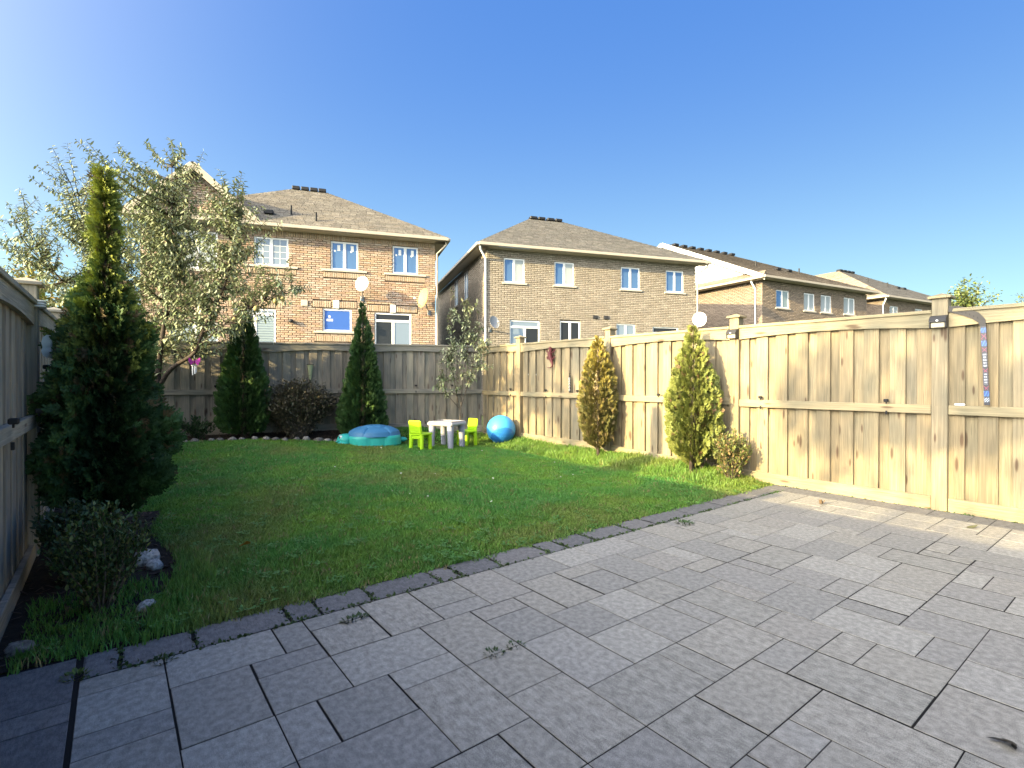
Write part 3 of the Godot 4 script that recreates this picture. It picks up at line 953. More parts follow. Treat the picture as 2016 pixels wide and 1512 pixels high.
func houses():
	M.unit = brick_unit()
	M.brick_tex = stone_images(41, 0.35, 0.25, 256)
	M.sill = mat(Color(0.42, 0.38, 0.33), 0.8)
	var none := Rect2()
	var roof1 := [Color(0.270, 0.247, 0.212), Color(0.310, 0.281, 0.241), Color(0.241, 0.218, 0.189), Color(0.287, 0.253, 0.207)]
	var roof2 := [Color(0.210, 0.200, 0.184), Color(0.231, 0.215, 0.194), Color(0.194, 0.184, 0.168)]
	var roof3 := [Color(0.316, 0.261, 0.202), Color(0.285, 0.234, 0.182), Color(0.348, 0.289, 0.225)]
	var red := [Color(0.593, 0.492, 0.409), Color(0.581, 0.463, 0.356), Color(0.558, 0.384, 0.281), Color(0.585, 0.424, 0.315), Color(0.531, 0.391, 0.308), Color(0.591, 0.457, 0.347), Color(0.492, 0.364, 0.294), Color(0.598, 0.437, 0.301), Color(0.558, 0.437, 0.360)]
	var buff := [Color(0.435, 0.382, 0.319), Color(0.454, 0.401, 0.339), Color(0.416, 0.363, 0.303), Color(0.469, 0.415, 0.348), Color(0.431, 0.372, 0.308)]
	var brown := [Color(0.369, 0.295, 0.236), Color(0.391, 0.313, 0.250), Color(0.354, 0.283, 0.228)]
	# ---- orange brick house; local origin at its far corner, x = 0 at that corner and negative along the facade
	var h := thing("brick_house", "orange brick house with front gable and satellite dishes behind the shaded fence", "house", Vector3(9.583, 0, -17.226), deg_to_rad(-19.5))
	var L := -9.45
	var up := [Rect2(-6.16, 5.22, 1.08, 0.96), Rect2(-3.70, 5.22, 0.93, 1.0), Rect2(-1.56, 5.22, 0.92, 1.0)]
	var low := [Rect2(-6.78, 1.6, 1.29, 2.12), Rect2(-3.97, 3.03, 0.97, 0.79), Rect2(-2.20, 1.6, 1.31, 2.15), Rect2(-8.6, 2.2, 1.35, 1.0), Rect2(-8.45, 4.95, 1.2, 1.25)]
	var bands := [Rect2(L, 6.25, -L - 0.0, 0.21)]
	for w in up: bands.append(Rect2(w.position.x - 0.25, w.position.y - 0.29, w.size.x + 0.5, 0.21))
	bands += [Rect2(-7.0, 3.76, 1.75, 0.24), Rect2(-4.3, 3.86, 0.62, 0.24), Rect2(-3.42, 3.86, 0.62, 0.24), Rect2(-2.45, 3.79, 0.78, 0.24), Rect2(-1.42, 3.79, 0.78, 0.24), Rect2(-4.25, 2.66, 1.5, 0.21)]
	var wall := wall_box(h, Vector3(L, -0.2, -10.5), Vector3(0, 6.44, -0.07), M.mortar)
	bricklay(wall, Transform3D(), L, 0.0, 1.5, 6.25, up + low, bands, red, Rect2(-6.0, 4.1, 5.95, 0.95))
	var gab := PackedVector2Array([Vector2(-9.55, 6.5), Vector2(-6.25, 6.5), Vector2(-7.9, 8.05)])
	var gw := MB.new()
	gw.tri(Vector3(-9.7, 6.44, -0.07), Vector3(-6.1, 6.44, -0.07), Vector3(-7.9, 8.18, -0.07), Vector3.BACK)
	var gable := part(h, "gable_wall", gw.commit(), M.mortar)
	bricklay(gable, Transform3D(), -9.6, -6.2, 6.5, 8.15, [], [], red, none, gab)
	for k in [-3.62, -1.65]:
		var ks := MB.new()
		ks.box(Vector3(k, 3.84 if k < -3 else 3.77, -0.02), Vector3(k + 0.2, 4.13 if k < -3 else 4.06, 0.02), 0.01)
		part(h, "keystone", ks.commit(), M.siding)
	window(h, up[0], 2, [M.glass_grey], {"sill": 0.3, "grille": [0, 1]})
	window(h, up[1], 2, [M.glass_blue], {"sill": 0.3, "sticker": 1})
	window(h, up[2], 2, [M.glass_blue], {"sill": 0.3, "sticker": 1})
	window(h, low[0], 2, [M.glass_dark, M.glass_grey], {"transom": 3.50, "top_bars": 6, "slats": [1], "no_sill": 1})
	window(h, low[1], 1, [M.film], {"sill": 0.3, "sticker": 2})
	window(h, low[2], 2, [M.glass_dark, M.glass_grey], {"transom": 3.42, "no_sill": 1, "top_glass": M.glass_dark})
	window(h, low[3], 2, [M.glass_grey], {"slats": [0, 1]})
	window(h, low[4], 2, [M.glass_grey], {"curtain": [0, 1]})
	var e := 6.56
	shingles(h, "roof", [Vector3(-9.7, e, 0.42), Vector3(0.42, e, 0.42), Vector3(-3.95, e + 2.7, -4.0), Vector3(-5.30, e + 2.7, -4.0)], Vector3(0, 1, 1), roof1)
	shingles(h, "roof", [Vector3(0.42, e, 0.42), Vector3(0.42, e, -10.9), Vector3(-3.95, e + 2.7, -6.2), Vector3(-3.95, e + 2.7, -4.0)], Vector3(1, 1, 0), roof1, 0.3, 0.6)
	shingles(h, "roof", [Vector3(-9.7, e, -10.9), Vector3(-9.7, e, 0.42), Vector3(-5.30, e + 2.7, -4.0), Vector3(-5.30, e + 2.7, -6.2)], Vector3(-1, 1, 0), roof1, 0.3, 0.6)
	shingles(h, "roof", [Vector3(0.42, e, -10.9), Vector3(-9.7, e, -10.9), Vector3(-5.30, e + 2.7, -6.2), Vector3(-3.95, e + 2.7, -6.2)], Vector3(0, 1, -1), roof1, 0.3, 0.6)
	var gp := Vector3(-7.9, 8.36, 0.3)
	for s in [-1, 1]:
		var ey := 6.60
		var foot := Vector3(-7.9 + s * 1.98, ey, 0.3)
		shingles(h, "gable_roof", [foot, Vector3(foot.x, ey, -0.15), Vector3(-7.9, 8.36, -2.75), gp], Vector3(s, 1, 0), roof1)
		var rk := MB.new()
		rk.bar(foot + Vector3(s * 0.04, -0.13, 0.02), gp + Vector3(0, -0.10, 0.02), 0.03, 0.20, 0.004)
		part(h, "rake_board", rk.commit(), M.trim)
		var rs := MB.new()
		rs.bar(foot + Vector3(0, -0.10, -0.17), gp + Vector3(0, -0.09, -0.17), 0.32, 0.015)
		part(h, "rake_soffit", rs.commit(), M.trim)
	shingles(h, "pent_roof", [Vector3(-9.6, 6.54, 0.42), Vector3(-6.2, 6.54, 0.42), Vector3(-6.2, 6.80, 0.0), Vector3(-9.6, 6.80, 0.0)], Vector3(0, 1, 1), roof1)
	gutter(h, Vector3(-9.7, e - 0.01, 0.40), Vector3(0.42, e - 0.01, 0.40), Vector3.BACK, 0.40)
	gutter(h, Vector3(0.40, e - 0.01, 0.42), Vector3(0.40, e - 0.01, -10.9), Vector3.RIGHT, 0.40)
	downpipe(h, Vector3(0.06, 0, 0.05), Vector3(0.36, e - 0.11, 0.30), M.trim)
	roof_vents(h, [Vector3(-5.15, e + 2.70, -4.0), Vector3(-4.80, e + 2.70, -4.0), Vector3(-4.45, e + 2.70, -4.0), Vector3(-4.12, e + 2.70, -4.0), Vector3(-5.75, 7.10, -0.45)], Vector3(0.30, 0.12, 0.3))
	pipes(h, [Vector3(-5.05, 7.22, -0.6), Vector3(-4.2, 6.92, -0.15)])
	var vt := MB.new()
	vt.box(Vector3(-4.68, 3.88, -0.01), Vector3(-4.46, 4.08, 0.03), 0.01)
	part(h, "wall_vent", vt.commit(), M.sill)
	var lamp := MB.new()
	lamp.box(Vector3(-2.70, 3.30, 0.0), Vector3(-2.58, 3.42, 0.06), 0.01)
	lamp.tube([Vector3(-2.64, 3.40, 0.05), Vector3(-2.64, 3.47, 0.12), Vector3(-2.64, 3.42, 0.16)], [0.015, 0.015, 0.05], 6)
	lamp.box(Vector3(-2.70, 3.15, 0.10), Vector3(-2.58, 3.38, 0.22), 0.02)
	part(h, "wall_lamp", lamp.commit(), M.blackish)
	var lamp2 := MB.new()
	lamp2.ball(Vector3(-5.0, 3.34, 0.08), Vector3(0.09, 0.07, 0.09), 6, 8)
	part(h, "wall_lamp", lamp2.commit(), M.blackish)
	# ---- buff brick house beside it
	var h2 := thing("brick_house", "pale buff brick house with grey hip roof, four upper windows in a row", "house", Vector3(11.467, 0, -16.558), deg_to_rad(-19.5))
	var W := 9.65
	var up2 := [Rect2(0.70, 5.14, 0.87, 0.96), Rect2(2.85, 5.15, 0.87, 0.95), Rect2(5.89, 5.16, 0.90, 0.94), Rect2(8.09, 5.15, 0.90, 0.95)]
	var low2 := [Rect2(0.95, 1.5, 1.26, 2.17), Rect2(3.09, 2.85, 0.90, 0.86), Rect2(5.67, 2.80, 0.90, 0.89), Rect2(7.43, 1.5, 1.30, 2.12)]
	var wall2 := wall_box(h2, Vector3(0.07, -0.2, -11.0), Vector3(W - 0.07, 6.42, -0.07), M.mortar_dark)
	bricklay(wall2, Transform3D(), 0.0, W, 1.5, 6.42, up2 + low2, [], buff, none)
	var side := [Rect2(4.75, 4.95, 0.9, 1.3), Rect2(6.9, 4.95, 0.9, 1.3)]
	bricklay(wall2, wall_frame(Vector3(0, 0, -11.0), Vector3(0, 0, 1)), 0.0, 11.0, 1.5, 6.42, side, [], buff, none)
	window(h2, up2[0], 2, [M.glass_blue, M.curtain], {"curtain": [1]})
	window(h2, up2[1], 2, [M.glass_blue, M.curtain], {"curtain": [1]})
	window(h2, up2[2], 2, [M.glass_blue], {})
	window(h2, up2[3], 2, [M.glass_blue], {})
	window(h2, low2[0], 2, [M.glass_grey, M.glass_dark], {"transom": 3.36, "no_sill": 1})
	window(h2, low2[1], 2, [M.glass_dark], {})
	window(h2, low2[2], 2, [M.glass_grey], {})
	window(h2, low2[3], 2, [M.glass_dark], {"transom": 3.30, "no_sill": 1, "top_glass": M.glass_dark})
	for s in side: window(h2, s, 2, [M.glass_grey], {"frame": wall_frame(Vector3(0, 0, -11.0), Vector3(0, 0, 1))})
	var e2 := 6.53
	shingles(h2, "roof", [Vector3(-0.42, e2, 0.42), Vector3(W + 0.42, e2, 0.42), Vector3(4.55, e2 + 2.25, -3.2), Vector3(2.95, e2 + 2.25, -3.2)], Vector3(0, 1, 1), roof2)
	shingles(h2, "roof", [Vector3(-0.42, e2, -11.4), Vector3(-0.42, e2, 0.42), Vector3(2.95, e2 + 2.25, -3.2), Vector3(2.95, e2 + 2.25, -7.8)], Vector3(-1, 1, 0), roof2)
	shingles(h2, "roof", [Vector3(W + 0.42, e2, 0.42), Vector3(W + 0.42, e2, -11.4), Vector3(4.55, e2 + 2.25, -7.8), Vector3(4.55, e2 + 2.25, -3.2)], Vector3(1, 1, 0), roof2, 0.3, 0.6)
	gutter(h2, Vector3(-0.42, e2 - 0.01, 0.40), Vector3(W + 0.42, e2 - 0.01, 0.40), Vector3.BACK, 0.40)
	gutter(h2, Vector3(-0.40, e2 - 0.01, 0.42), Vector3(-0.40, e2 - 0.01, -11.4), Vector3.LEFT, 0.40)
	downpipe(h2, Vector3(-0.05, 0, 0.02), Vector3(-0.34, e2 - 0.11, 0.34), M.white)
	downpipe(h2, Vector3(W + 0.05, 0, 0.02), Vector3(W + 0.34, e2 - 0.11, 0.34), M.trim)
	roof_vents(h2, [Vector3(3.1, e2 + 2.25, -3.2), Vector3(3.5, e2 + 2.25, -3.2), Vector3(3.95, e2 + 2.25, -3.2), Vector3(4.35, e2 + 2.25, -3.2)], Vector3(0.34, 0.10, 0.3))
	for x in [4.55, 5.05]:
		var v2 := MB.new()
		v2.box(Vector3(x, 3.85, -0.01), Vector3(x + 0.22, 4.0, 0.04), 0.01)
		part(h2, "wall_vent", v2.commit(), M.blackish)
	# ---- brown brick house with white gable
	var h3 := thing("brick_house", "brown brick house with white gable and tan shingle roof above the sunlit fence", "house", Vector3(25.77, 0, -13.0), deg_to_rad(-9.2))
	var w3 := [Rect2(1.11, 5.03, 1.05, 0.92), Rect2(3.42, 5.03, 0.95, 0.93), Rect2(4.92, 5.03, 0.98, 0.94), Rect2(7.10, 5.06, 1.10, 0.94)]
	var wall3 := wall_box(h3, Vector3(0.07, -0.2, -13.0), Vector3(9.43, 6.38, -0.07), M.mortar_dark)
	bricklay(wall3, Transform3D(), 0.0, 9.43, 3.0, 6.38, w3, [], brown, none)
	bricklay(wall3, wall_frame(Vector3(0, 0, -13.0), Vector3(0, 0, 1)), 4.0, 13.0, 3.0, 6.38, [], [], brown, none)
	for k in 4: window(h3, w3[k], 2, [M.glass_grey, M.curtain] if k > 0 else [M.glass_blue, M.blind], {"curtain": [0, 1]} if k > 0 else {})
	var e3 := 6.48
	var rz := -6.6
	var ry := e3 + 3.18
	shingles(h3, "roof", [Vector3(-0.35, e3, 0.42), Vector3(9.85, e3, 0.42), Vector3(5.2, ry, rz), Vector3(-0.35, ry, rz)], Vector3(0, 1, 1), roof3, 0.17, 0.4)
	shingles(h3, "roof", [Vector3(9.85, e3, 0.42), Vector3(9.85, e3, -13.4), Vector3(5.2, ry, rz), Vector3(5.2, ry, rz + 0.01)], Vector3(1, 1, 0), roof3, 0.3, 0.6)
	shingles(h3, "roof", [Vector3(9.85, e3, -13.6), Vector3(-0.35, e3, -13.6), Vector3(-0.35, ry, rz), Vector3(5.2, ry, rz)], Vector3(0, 1, -1), roof3, 0.3, 0.6)
	var g3 := MB.new()
	g3.tri(Vector3(0.0, e3 - 0.1, 0.1), Vector3(0.0, e3 - 0.1, -13.2), Vector3(0.0, ry - 0.1, rz), Vector3.LEFT)
	part(h3, "gable_wall", g3.commit(), M.siding)
	for s in [0.42, -13.6]:
		var rk := MB.new()
		rk.bar(Vector3(-0.33, e3 - 0.12, s), Vector3(-0.33, ry - 0.10, rz), 0.04, 0.24, 0.004, Vector3.UP)
		rk.bar(Vector3(-0.17, e3 - 0.10, s), Vector3(-0.17, ry - 0.08, rz), 0.32, 0.015, 0.0, Vector3.UP)
		part(h3, "rake_board", rk.commit(), M.white)
	shingles(h3, "pent_roof", [Vector3(-0.45, e3 - 0.02, -13.0), Vector3(-0.45, e3 - 0.02, 0.42), Vector3(0.0, e3 + 0.30, 0.2), Vector3(0.0, e3 + 0.30, -13.0)], Vector3(-1, 1, 0), roof3, 0.17, 0.4)
	gutter(h3, Vector3(-0.45, e3 - 0.01, 0.40), Vector3(9.85, e3 - 0.01, 0.40), Vector3.BACK, 0.40)
	gutter(h3, Vector3(-0.42, e3 - 0.03, 0.42), Vector3(-0.42, e3 - 0.03, -13.0), Vector3.LEFT, 0.40)
	downpipe(h3, Vector3(-0.06, 0, -0.35), Vector3(-0.36, e3 - 0.12, -0.35), M.white)
	var rv: Array = []
	for k in 8: rv.append(Vector3(0.35 + k * 0.72, ry - 0.18, rz + 0.45))
	roof_vents(h3, rv + [Vector3(4.2, e3 + 1.16, -2.1), Vector3(5.2, e3 + 1.16, -2.1)], Vector3(0.36, 0.12, 0.3))
	pipes(h3, [Vector3(2.6, e3 + 1.25, -2.3), Vector3(6.4, e3 + 1.2, -2.2)])
	# ---- farthest house
	var h4 := thing("brick_house", "farther dark brick house with grey hip roof next to a round topped tree", "house", Vector3(37.65, 0, -11.45), deg_to_rad(-9.2))
	var w4 := [Rect2(0.78, 5.0, 0.96, 0.96), Rect2(3.85, 5.0, 0.95, 0.98)]
	var wall4 := wall_box(h4, Vector3(0.07, -0.2, -11.0), Vector3(9.4, 6.38, -0.07), M.mortar_dark)
	bricklay(wall4, Transform3D(), 0.0, 9.4, 4.0, 6.38, w4, [], brown, none)
	bricklay(wall4, wall_frame(Vector3(0, 0, -11.0), Vector3(0, 0, 1)), 5.0, 11.0, 4.0, 6.38, [], [], brown, none)
	for k in 2: window(h4, w4[k], 2, [M.glass_grey, M.curtain], {"curtain": [0, 1]})
	shingles(h4, "roof", [Vector3(-0.42, e3, 0.42), Vector3(9.8, e3, 0.42), Vector3(5.4, e3 + 2.75, -4.6), Vector3(3.4, e3 + 2.75, -4.6)], Vector3(0, 1, 1), roof2, 0.2, 0.4)
	shingles(h4, "roof", [Vector3(-0.42, e3, -11.4), Vector3(-0.42, e3, 0.42), Vector3(3.4, e3 + 2.75, -4.6), Vector3(3.4, e3 + 2.75, -6.4)], Vector3(-1, 1, 0), roof3, 0.2, 0.4)
	shingles(h4, "roof", [Vector3(9.8, e3, 0.42), Vector3(9.8, e3, -11.4), Vector3(5.4, e3 + 2.75, -6.4), Vector3(5.4, e3 + 2.75, -4.6)], Vector3(1, 1, 0), roof2, 0.3, 0.6)
	gutter(h4, Vector3(-0.42, e3 - 0.01, 0.40), Vector3(9.8, e3 - 0.01, 0.40), Vector3.BACK, 0.40)
	gutter(h4, Vector3(-0.40, e3 - 0.01, 0.42), Vector3(-0.40, e3 - 0.01, -11.4), Vector3.LEFT, 0.40)
	downpipe(h4, Vector3(-0.05, 0, 0.0), Vector3(-0.34, e3 - 0.12, 0.30), M.white)
	roof_vents(h4, [Vector3(3.5, e3 + 2.75, -4.6), Vector3(4.0, e3 + 2.75, -4.6), Vector3(4.5, e3 + 2.75, -4.6), Vector3(5.0, e3 + 2.75, -4.6), Vector3(5.6, e3 + 1.25, -1.9), Vector3(6.4, e3 + 1.25, -1.9)], Vector3(0.36, 0.12, 0.3))
	pipes(h4, [Vector3(2.9, e3 + 1.5, -2.4), Vector3(4.6, e3 + 1.3, -2.0)])
	# ---- tip of a far roof
	var h5 := thing("house", "tan roof tip of a far house just above the fence top", "house", Vector3(53.6, 0, -9.3), deg_to_rad(-9.2))
	wall_box(h5, Vector3(-6, -0.2, -9), Vector3(6, 5.2, 0), M.mortar_dark)
	shingles(h5, "roof", [Vector3(-6.4, 5.2, 0.4), Vector3(6.4, 5.2, 0.4), Vector3(0.6, 7.3, -4.4), Vector3(-0.6, 7.3, -4.4)], Vector3(0, 1, 1), roof3, 0.3, 0.6)
	shingles(h5, "roof", [Vector3(-6.4, 5.2, -9.4), Vector3(-6.4, 5.2, 0.4), Vector3(-0.6, 7.3, -4.4), Vector3(-0.6, 7.3, -4.5)], Vector3(-1, 1, 0), roof3, 0.3, 0.6)

# ---------------------------------------------------------------- plants
func facing(at: Vector3, dir: Vector3, up: Vector3, size: Vector3) -> Transform3D:
	# local y along dir, local z towards up
	var y := dir.normalized()
	var x := y.cross(up)
	if x.length() < 0.01: x = y.cross(Vector3(0.3, 0.2, 0.9))
	x = x.normalized()
	return Transform3D(Basis(x * size.x, y * size.y, x.cross(y) * size.z), at)

func tuft_mesh(n: int, spread: float, wide: float, sd: int) -> ArrayMesh:
	# a tuft of bent grass blades, unit height
	var b := MB.new()
	var r := RandomNumberGenerator.new()
	r.seed = sd
	for k in n:
		var an := r.randf() * TAU
		var root := Vector3(cos(an), 0, sin(an)) * spread * sqrt(r.randf())
		var la := r.randf() * TAU
		var lean := Vector3(cos(la), 0, sin(la)) * r.randf_range(0.15, 0.7)
		var h := r.randf_range(0.55, 1.0)
		var sa := r.randf() * TAU
		var sx := Vector3(cos(sa), 0, sin(sa)) * wide * r.randf_range(0.7, 1.2)
		var m := root + Vector3(0, h * 0.6, 0) + lean * h * 0.35
		var t := root + Vector3(0, h, 0) + lean * h
		var v := r.randf_range(0.8, 1.2)
		b.col = Color(v, v, v)
		var up := (sx.cross(t - root).normalized() * 1.0 + Vector3(0, 0.45, 0)).normalized()
		b.stri(root - sx, root + sx, m + sx * 0.8, up, up, up)
		b.stri(root - sx, m + sx * 0.8, m - sx * 0.8, up, up, up)
		b.stri(m - sx * 0.8, m + sx * 0.8, t, up, up, up)
	return b.commit()

func clover_mesh() -> ArrayMesh:
	var b := MB.new()
	var r := RandomNumberGenerator.new()
	r.seed = 5
	for k in 5:
		var c := Vector3(r.randf_range(-1, 1), r.randf_range(0.5, 1.0), r.randf_range(-1, 1))
		for l in 3:
			var an := TAU * l / 3.0 + r.randf()
			var d := Vector3(cos(an), r.randf_range(-0.1, 0.35), sin(an))
			var s := Vector3(-sin(an), 0, cos(an))
			var v := r.randf_range(0.8, 1.15)
			b.col = Color(v, v, v)
			b.quad(c, c + d * 0.35 - s * 0.22, c + d * 0.5, c + d * 0.35 + s * 0.22, Vector3.UP)
	return b.commit()

func lawn_grass():
	var blades := [tuft_mesh(9, 0.55, 0.055, 1), tuft_mesh(10, 0.6, 0.05, 2), tuft_mesh(8, 0.5, 0.065, 3)]
	var clover := clover_mesh()
	var wh: Array = [[], [], []]
	var ti: Array = [[], [], []]
	var cw: Array = []
	var ct: Array = []
	var pn := noise(77, 0.55, 3)
	var bn := noise(78, 1.6, 2)
	var wn := noise(79, 0.35, 3)
	var tries := 0
	for k in 130000:
		# more tufts close to the camera, where single blades can be seen
		var x := rr(-0.44, 6.40)
		var z := rr(-11.2, -3.0)
		if back_gap(x, z) < 0.04: continue
		var dist := sqrt(x * x + z * z)
		if rng.randf() > clampf(5.2 / dist, 0.45, 1.0): continue
		var over := z > -3.09
		if over and (rng.randf() > 0.30 or bn.get_noise_2d(x * 3.0, 7.0) < -0.05): continue
		if over and z > -3.05: continue
		if in_bed(x, z) and not (x > -0.36 and z > -3.95 and z < 0.0 and rng.randf() < (0.55 if z > -3.5 else 0.25)): continue
		var p := pn.get_noise_2d(x, z)
		var q := bn.get_noise_2d(x, z)
		# thin worn turf in front of the toys and in the far corner
		var worn: float = maxf(sstep(1.4, 0.3, Vector2(x - 4.9, (z + 8.6) * 0.9).length()), sstep(0.9, 0.2, Vector2(x - 2.9, (z + 6.9)).length() * 1.6))
		worn = maxf(worn, sstep(1.0, 0.1, back_gap(x, z)) * sstep(3.6, 4.4, x))
		if worn > 0.0 and rng.randf() < worn * (0.62 + q): continue
		var h := rr(0.030, 0.058) * (1.0 + 0.5 * p)
		if z > -3.7: h *= 0.75
		if x > 5.75 and z < -3.3: h *= rr(1.2, 2.6)      # uncut strip by the fence
		if x < 0.5 and z > -4.4: h *= 1.7
		var w := 0.030 + 0.006 * dist
		var base := Color(0.13, 0.32, 0.055).lerp(Color(0.195, 0.36, 0.052), clampf(0.5 + 1.2 * q, 0, 1))
		base = base.lerp(Color(0.09, 0.28, 0.060), clampf(0.45 + 1.6 * p, 0, 1) * 0.8)
		if z > -3.9: base = base.lerp(Color(0.16, 0.20, 0.035), 0.45 * rng.randf())
		base = base.lerp(Color(0.23, 0.27, 0.075), clampf(2.4 * wn.get_noise_2d(x, z) - 0.25, 0, 0.75))
		if rng.randf() < 0.06: base = Color(0.30, 0.26, 0.12)
		if x > 5.6: base = base.lerp(Color(0.17, 0.23, 0.04), 0.5)
		base = base * rr(0.8, 1.25)
		base.a = 1.0
		var i := rng.randi() % 3
		wh[i].append(Transform3D(Basis(Vector3.UP, rng.randf() * TAU).scaled(Vector3(w, h, w)), on_ground(x, z, -0.008)))
		ti[i].append(base)
		if p > 0.22 and rng.randf() < 0.03 or rng.randf() < 0.008:
			var cs := rr(0.028, 0.045)
			cw.append(Transform3D(Basis(Vector3.UP, rng.randf() * TAU).scaled(Vector3(cs, rr(0.03, 0.05), cs)), on_ground(x, z)))
			var cc := Color(0.08, 0.22, 0.045).lerp(Color(0.15, 0.30, 0.09), rng.randf() * rng.randf())
			ct.append(cc)
	var g := Node3D.new()
	g.name = "grass"
	add_child(g)
	tag(g, "green lawn grass with clover, longer along the fence", "grass", "", "stuff")
	for i in 3: scatter(g, "grass_blades", blades[i], M.blade, wh[i], ti[i])
	scatter(g, "clover", clover, M.blade, cw, ct)

func spray_mesh(sd: int, loose: float) -> ArrayMesh:
	# one flat cedar frond, unit length along y, in the xy plane with a little depth
	var b := MB.new()
	var r := RandomNumberGenerator.new()
	r.seed = sd
	var strip := func(a: Vector3, c: Vector3, w: float):
		var d := (c - a).normalized()
		var s := Vector3(-d.y, d.x, 0) * w
		var m := a.lerp(c, 0.45)
		var nn := Vector3(r.randf_range(-0.5, 0.5), r.randf_range(-0.2, 0.4), 1).normalized()
		var v := r.randf_range(0.75, 1.25)
		b.col = Color(v, v, v)
		b.stri(a, m - s, c, nn, nn, nn)
		b.stri(a, c, m + s, nn, nn, nn)
	(strip as Callable).call(Vector3.ZERO, Vector3(0, 1, 0.05), 0.05)
	for k in 7:
		var t := 0.14 + 0.12 * k
		for s in [-1, 1]:
			var l: float = (0.52 - 0.36 * t) * r.randf_range(0.75, 1.15) * loose
			var an := r.randf_range(0.75, 1.05)
			var a := Vector3(0, t, 0.05 * t)
			var c := a + Vector3(s * sin(an) * l, cos(an) * l, r.randf_range(-0.12, 0.12))
			(strip as Callable).call(a, c, 0.060)
			var a2 := a.lerp(c, 0.5)
			(strip as Callable).call(a2, a2 + Vector3(s * sin(an - 0.7) * l * 0.5, cos(an - 0.7) * l * 0.5, r.randf_range(-0.08, 0.08)), 0.05)
	return b.commit()

# profile: [height, radius] pairs from the ground up
func cedar(called: String, label: String, at: Vector3, prof: Array, count: int, size: float, cols: Array, sd: int, trunk_r: float, ragged := 0.12, low_trunks := [], lift := 0.68):
	rng.seed = sd
	var o := thing(called, label, "cedar tree", at, 0.0)
	var top: float = prof[prof.size() - 1][0]
	var tk := MB.new()
	tk.tube([Vector3(0, -0.1, 0), Vector3(0.01, top * 0.4, 0.01), Vector3(0, top * 0.95, 0)], [trunk_r, trunk_r * 0.7, 0.005], 7)
	for lt in low_trunks:
		tk.tube([Vector3(lt.x, -0.1, lt.y), Vector3(lt.x * 0.8, top * 0.15, lt.y * 0.8), Vector3(0, top * 0.45, 0)], [trunk_r, trunk_r * 0.8, 0.01], 6)
	part(o, "trunk", tk.commit(), M.bark)
	var area: Array = [0.0]
	for k in prof.size() - 1:
		area.append(area[k] + (prof[k + 1][0] - prof[k][0]) * (prof[k][1] + prof[k + 1][1] + 0.03))
	var lump := noise(sd, 1.9, 2)
	var meshes := [spray_mesh(sd, 1.0), spray_mesh(sd + 1, 1.2)]
	var wh: Array = [[], []]
	var ti: Array = [[], []]
	for i in count:
		var a: float = rng.randf() * area[area.size() - 1]
		var k := 0
		while a > area[k + 1]: k += 1
		var f: float = (a - area[k]) / (area[k + 1] - area[k])
		var y: float = lerpf(prof[k][0], prof[k + 1][0], f)
		var r: float = lerpf(prof[k][1], prof[k + 1][1], f)
		var an := rng.randf() * TAU
		var q := lump.get_noise_3d(cos(an) * 0.8, y * 1.6, sin(an) * 0.8)
		var depth := pow(rng.randf(), 2.2)          # most fronds near the surface
		r *= 1.0 + ragged * 1.6 * q
		var rad := r * (1.0 - 0.75 * depth)
		var out := Vector3(cos(an), 0, sin(an))
		var dir := (out * rr(0.35, 0.9) + Vector3(0, lift + rr(-0.33, 0.33), 0) + Vector3(rr(-0.35, 0.35), 0, rr(-0.35, 0.35))).normalized()
		var sz := size * rr(0.7, 1.25) * (0.75 + 0.25 * minf(1.0, r / 0.25))
		var p := out * maxf(0.0, rad - sz * 0.5 * dir.dot(out)) + Vector3(0, y - sz * 0.3, 0)
		var side := out.cross(Vector3.UP) * (1.0 if rng.randf() < 0.5 else -1.0) + out * rr(-0.6, 0.6)
		var j := rng.randi() % 2
		wh[j].append(facing(p, dir, side, Vector3(sz, sz, sz)))
		var hh: float = y / top
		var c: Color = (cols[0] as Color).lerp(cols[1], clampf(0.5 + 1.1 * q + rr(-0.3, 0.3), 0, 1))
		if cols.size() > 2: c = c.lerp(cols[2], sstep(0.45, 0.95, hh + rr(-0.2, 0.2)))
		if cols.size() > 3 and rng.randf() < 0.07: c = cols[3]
		c = c * rr(0.8, 1.2)
		c.a = 1.0
		ti[j].append(c)
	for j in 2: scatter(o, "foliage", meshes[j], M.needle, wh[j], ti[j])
	return o

